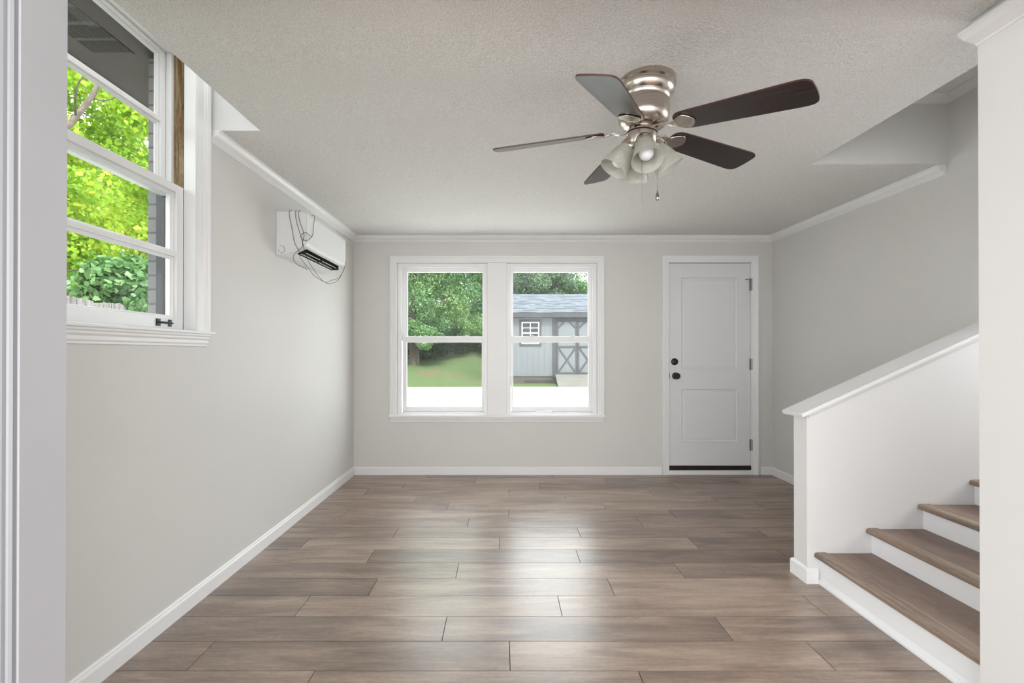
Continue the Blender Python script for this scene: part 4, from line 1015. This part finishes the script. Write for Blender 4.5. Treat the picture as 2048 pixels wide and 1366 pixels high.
tree('shrub', 'dense darker green shrub behind the left part of the picket fence', 'shrub', (-7.3,8.0,0.0),
     [(-7.3,8.0,0),(-7.3,8.05,1.2),(-7.2,8.1,2.2)], [([(-7.3,8.0,0.9),(-7.1,7.7,1.7),(-7.1,7.6,2.4)],0.02), ([(-7.3,8.0,0.9),(-7.3,8.4,1.9)],0.018)],
     blob(-7.5,8.2,1.9,0.6,1.7,0.9,34,0.42,14), 13000, 0.085, 'leaf_vine', 8, 'maple', 0.04, shell=0.3)
tree('maple_tree', 'maple tree behind the near end of the picket fence, mostly hidden by the doorway jamb', 'tree', (-10.2,4.6,0.0), [(-10.2,4.6,0),(-10.2,4.6,2.2),(-10.1,4.7,4.6)], [], blob(-10.2,4.6,4.2,1.8,3.2,3.4,46,0.85,17), 14000, 0.14, 'leaf_maple', 10, 'maple', 0.12, shell=0.3)
tree('tree', 'distant leafy tree at the back of the left window view', 'tree', (-16,17.5,0.0), [(-16,17.5,0),(-16,17.5,4)], [], blob(-16,17.5,4.2,2.5,6.0,4.5,50,1.3,15), 16000, 0.20, 'leaf_yard', 9, 'oval', 0.2)
# the bare twig crossing the view
tg = MB().tube(smooth_path([LP(120,544,-6.6),LP(160,540,-6.6),LP(200,539,-6.65),LP(236,538,-6.7)]), [0.008]*13+[0.008]*6, 6).build('bare_twig', M['skid'], None, smooth=True)
tag(tg, 'long bare pale twig sticking out across the green shrub', 'twig')

# picket fence, seen over the left window sill
root = empty('picket_fence', (-6.0,7.0,-0.1)); tag(root, 'weathered grey-white wooden picket fence under the trees beyond the left window', 'fence')
tops = [591.7,595.8,598,595.8,605,605,606,608,621,619]
pk = random.Random(4); y = 1.6; n = 0
while y < 12.6:
    px = VX - 6.0*F/(y+0.07)
    if px < 134: py = 592
    elif px > 290: py = 620
    else: py = tops[min(9, int((px-134)/15.6))]
    zt = EYE + (VY-py)*(y+0.07)/F; zt = min(2.06, max(1.80, zt)) + pk.uniform(-.008,.008)
    m = MB(); w0 = 0.134; l = pk.uniform(-.01,.01); sl = pk.uniform(-.02,.02)
    a_ = pk.uniform(-.05,.02); b_ = pk.uniform(-.05,.02); g_ = pk.uniform(0,.012)
    m.prism([(-6.0,y+g_,-0.12),(-6.0,y+w0,-0.12),(-6.0,y+w0+l*.5,zt+b_-0.01),(-6.0,y+w0-0.018+l*.5,zt+b_*0.4),(-6.0,y+w0*0.62,zt-pk.uniform(0,.02)),(-6.0,y+w0*0.4,zt-pk.uniform(0,.012)),(-6.0,y+0.018+g_,zt+a_*0.4),(-6.0,y+g_,zt+a_)], (-0.02,0,0))
    o = m.build('picket', M['picket'], None, loc=root.location); o.parent = root; o.location = (0,0,0)
    y += 0.141; n += 1
for zz in (0.4, 1.45):
    m = MB(); m.box((-6.02,1.6,zz),(-6.06,12.6,zz+0.09)); o = m.build('fence_rail', M['picket'], None, loc=root.location); o.parent = root; o.location = (0,0,0)

# back yard trees
def YP(px, py, d): return (VX*0+(px-VX)*d/F, d, EYE+(VY-py)*d/F)
bt = YP(829,737,20.0); gzb = gz(bt[0], bt[1])
tree('yard_tree', 'large bushy green tree with a thick trunk at the left edge of the lawn', 'tree', (bt[0],bt[1],gzb-0.05),
     [(bt[0],bt[1],gzb-0.1),(bt[0]-0.02,bt[1],gzb+0.8),(bt[0]-0.1,bt[1]+0.1,gzb+2.2),(bt[0],bt[1]+0.3,gzb+4)], [([(bt[0]-0.05,bt[1],gzb+1.2),(bt[0]+0.7,bt[1]+0.1,gzb+2.2),(bt[0]+1.4,bt[1],gzb+2.8)],0.09)],
     recede(blob(bt[0]+0.5,19.9,4.7,3.7,1.5,2.8,95,0.70,21) + blob(-2.4,19.6,2.35,1.5,0.5,0.6,24,0.42,22), -3.2, 1.4) + blob(-4.0,19.2,1.95,1.4,0.4,0.5,18,0.36,26), 110000, 0.080, 'leaf_yard', 21, 'quad', 0.24, shell=0.45)
tree('yard_tree', 'tall darker tree standing behind the bushy tree on the lawn', 'tree', (-2.5,27,1.7), [(-2.5,27,1.6),(-2.5,27,5)], [], blob(-3.5,27.5,5.6,6.5,2.2,4.2,70,1.2,23), 48000, 0.22, 'leaf_yard', 22, 'quad', 0.25)
tree('yard_tree', 'grey-green hazy tree rising behind the shed roof on the left', 'tree', (1.6,26,0.04), [(1.6,26,0),(1.6,26,4)], [], blob(1.9,26,4.9,2.0,1.6,2.0,40,0.75,24), 36000, 0.11, 'leaf_far', 23, 'quad', 0.2)
tree('yard_tree', 'lighter green tree with sky gaps behind the shed roof on the right', 'tree', (5.3,27,0.04), [(5.3,27,0),(5.3,27,4)], [], blob(5.2,27,4.6,1.7,1.6,2.0,28,0.75,25), 22000, 0.115, 'leaf_yard', 24, 'quad', 0.2)
tree('shrub', 'dark undergrowth shrub along the lawn edge beside the thick trunk', 'shrub', (-2.6,21.6,0.85), [(-2.6,21.6,0.8),(-2.6,21.6,1.4)], [], recede(blob(-3.2,21.2,1.5,2.6,0.4,0.6,40,0.42,27), -3.6, 1.35), 15000, 0.10, 'leaf_dark', 25, 'quad', 0.04)
tree('shrub', 'dark hedge shrub at the far right end of the lawn', 'shrub', (-1.3,25.6,1.5), [(-1.3,25.6,1.4),(-1.3,25.6,2.0)], [], blob(-0.6,25.8,2.1,1.7,0.5,0.8,22,0.5,28), 6000, 0.16, 'leaf_dark', 26, 'quad', 0.04)
for k, (x, y, lab) in enumerate(((-9,34,'far wood-edge tree to the left behind the lawn trees'),(2,36,'far wood-edge tree right behind the grey-green hazy tree'),(11,35,'far wood-edge tree out to the right behind the shed'))):
    tree('wood_edge_tree', lab, 'tree', (x,y,gz(x,y)-0.05), [(x,y,gz(x,y)-0.1),(x,y,4)], [], blob(x,y,4.4 if k else 6,5.2,1.5,3.6 if k else 6,70,1.5,30+k), 22000, 0.30, 'leaf_far' if k else 'leaf_yard', 30+k, 'quad', 0.25)
lt = [o for o in bpy.data.objects if o.name == 'yard_tree'][0]
leaves('added_upper_foliage', 'leaf_yard', blob(bt[0]-0.2,23.0,9.0,3.4,1.8,2.6,50,0.9,41), 16000, 0.17, lt, 41, 'quad', loc=tuple(lt.location))  # unseen crown added to dim the left window's reflection on the floor
st = MB().tube([YP(836.8,728,19.6),YP(836.8,702,19.6)], 0.012, 8).build('marker_stake', M['picket'], None, smooth=True)
st.data.transform(Matrix.Translation((0,0,0))); tag(st, 'thin pale upright stake beside the thick tree trunk on the lawn', 'stake')
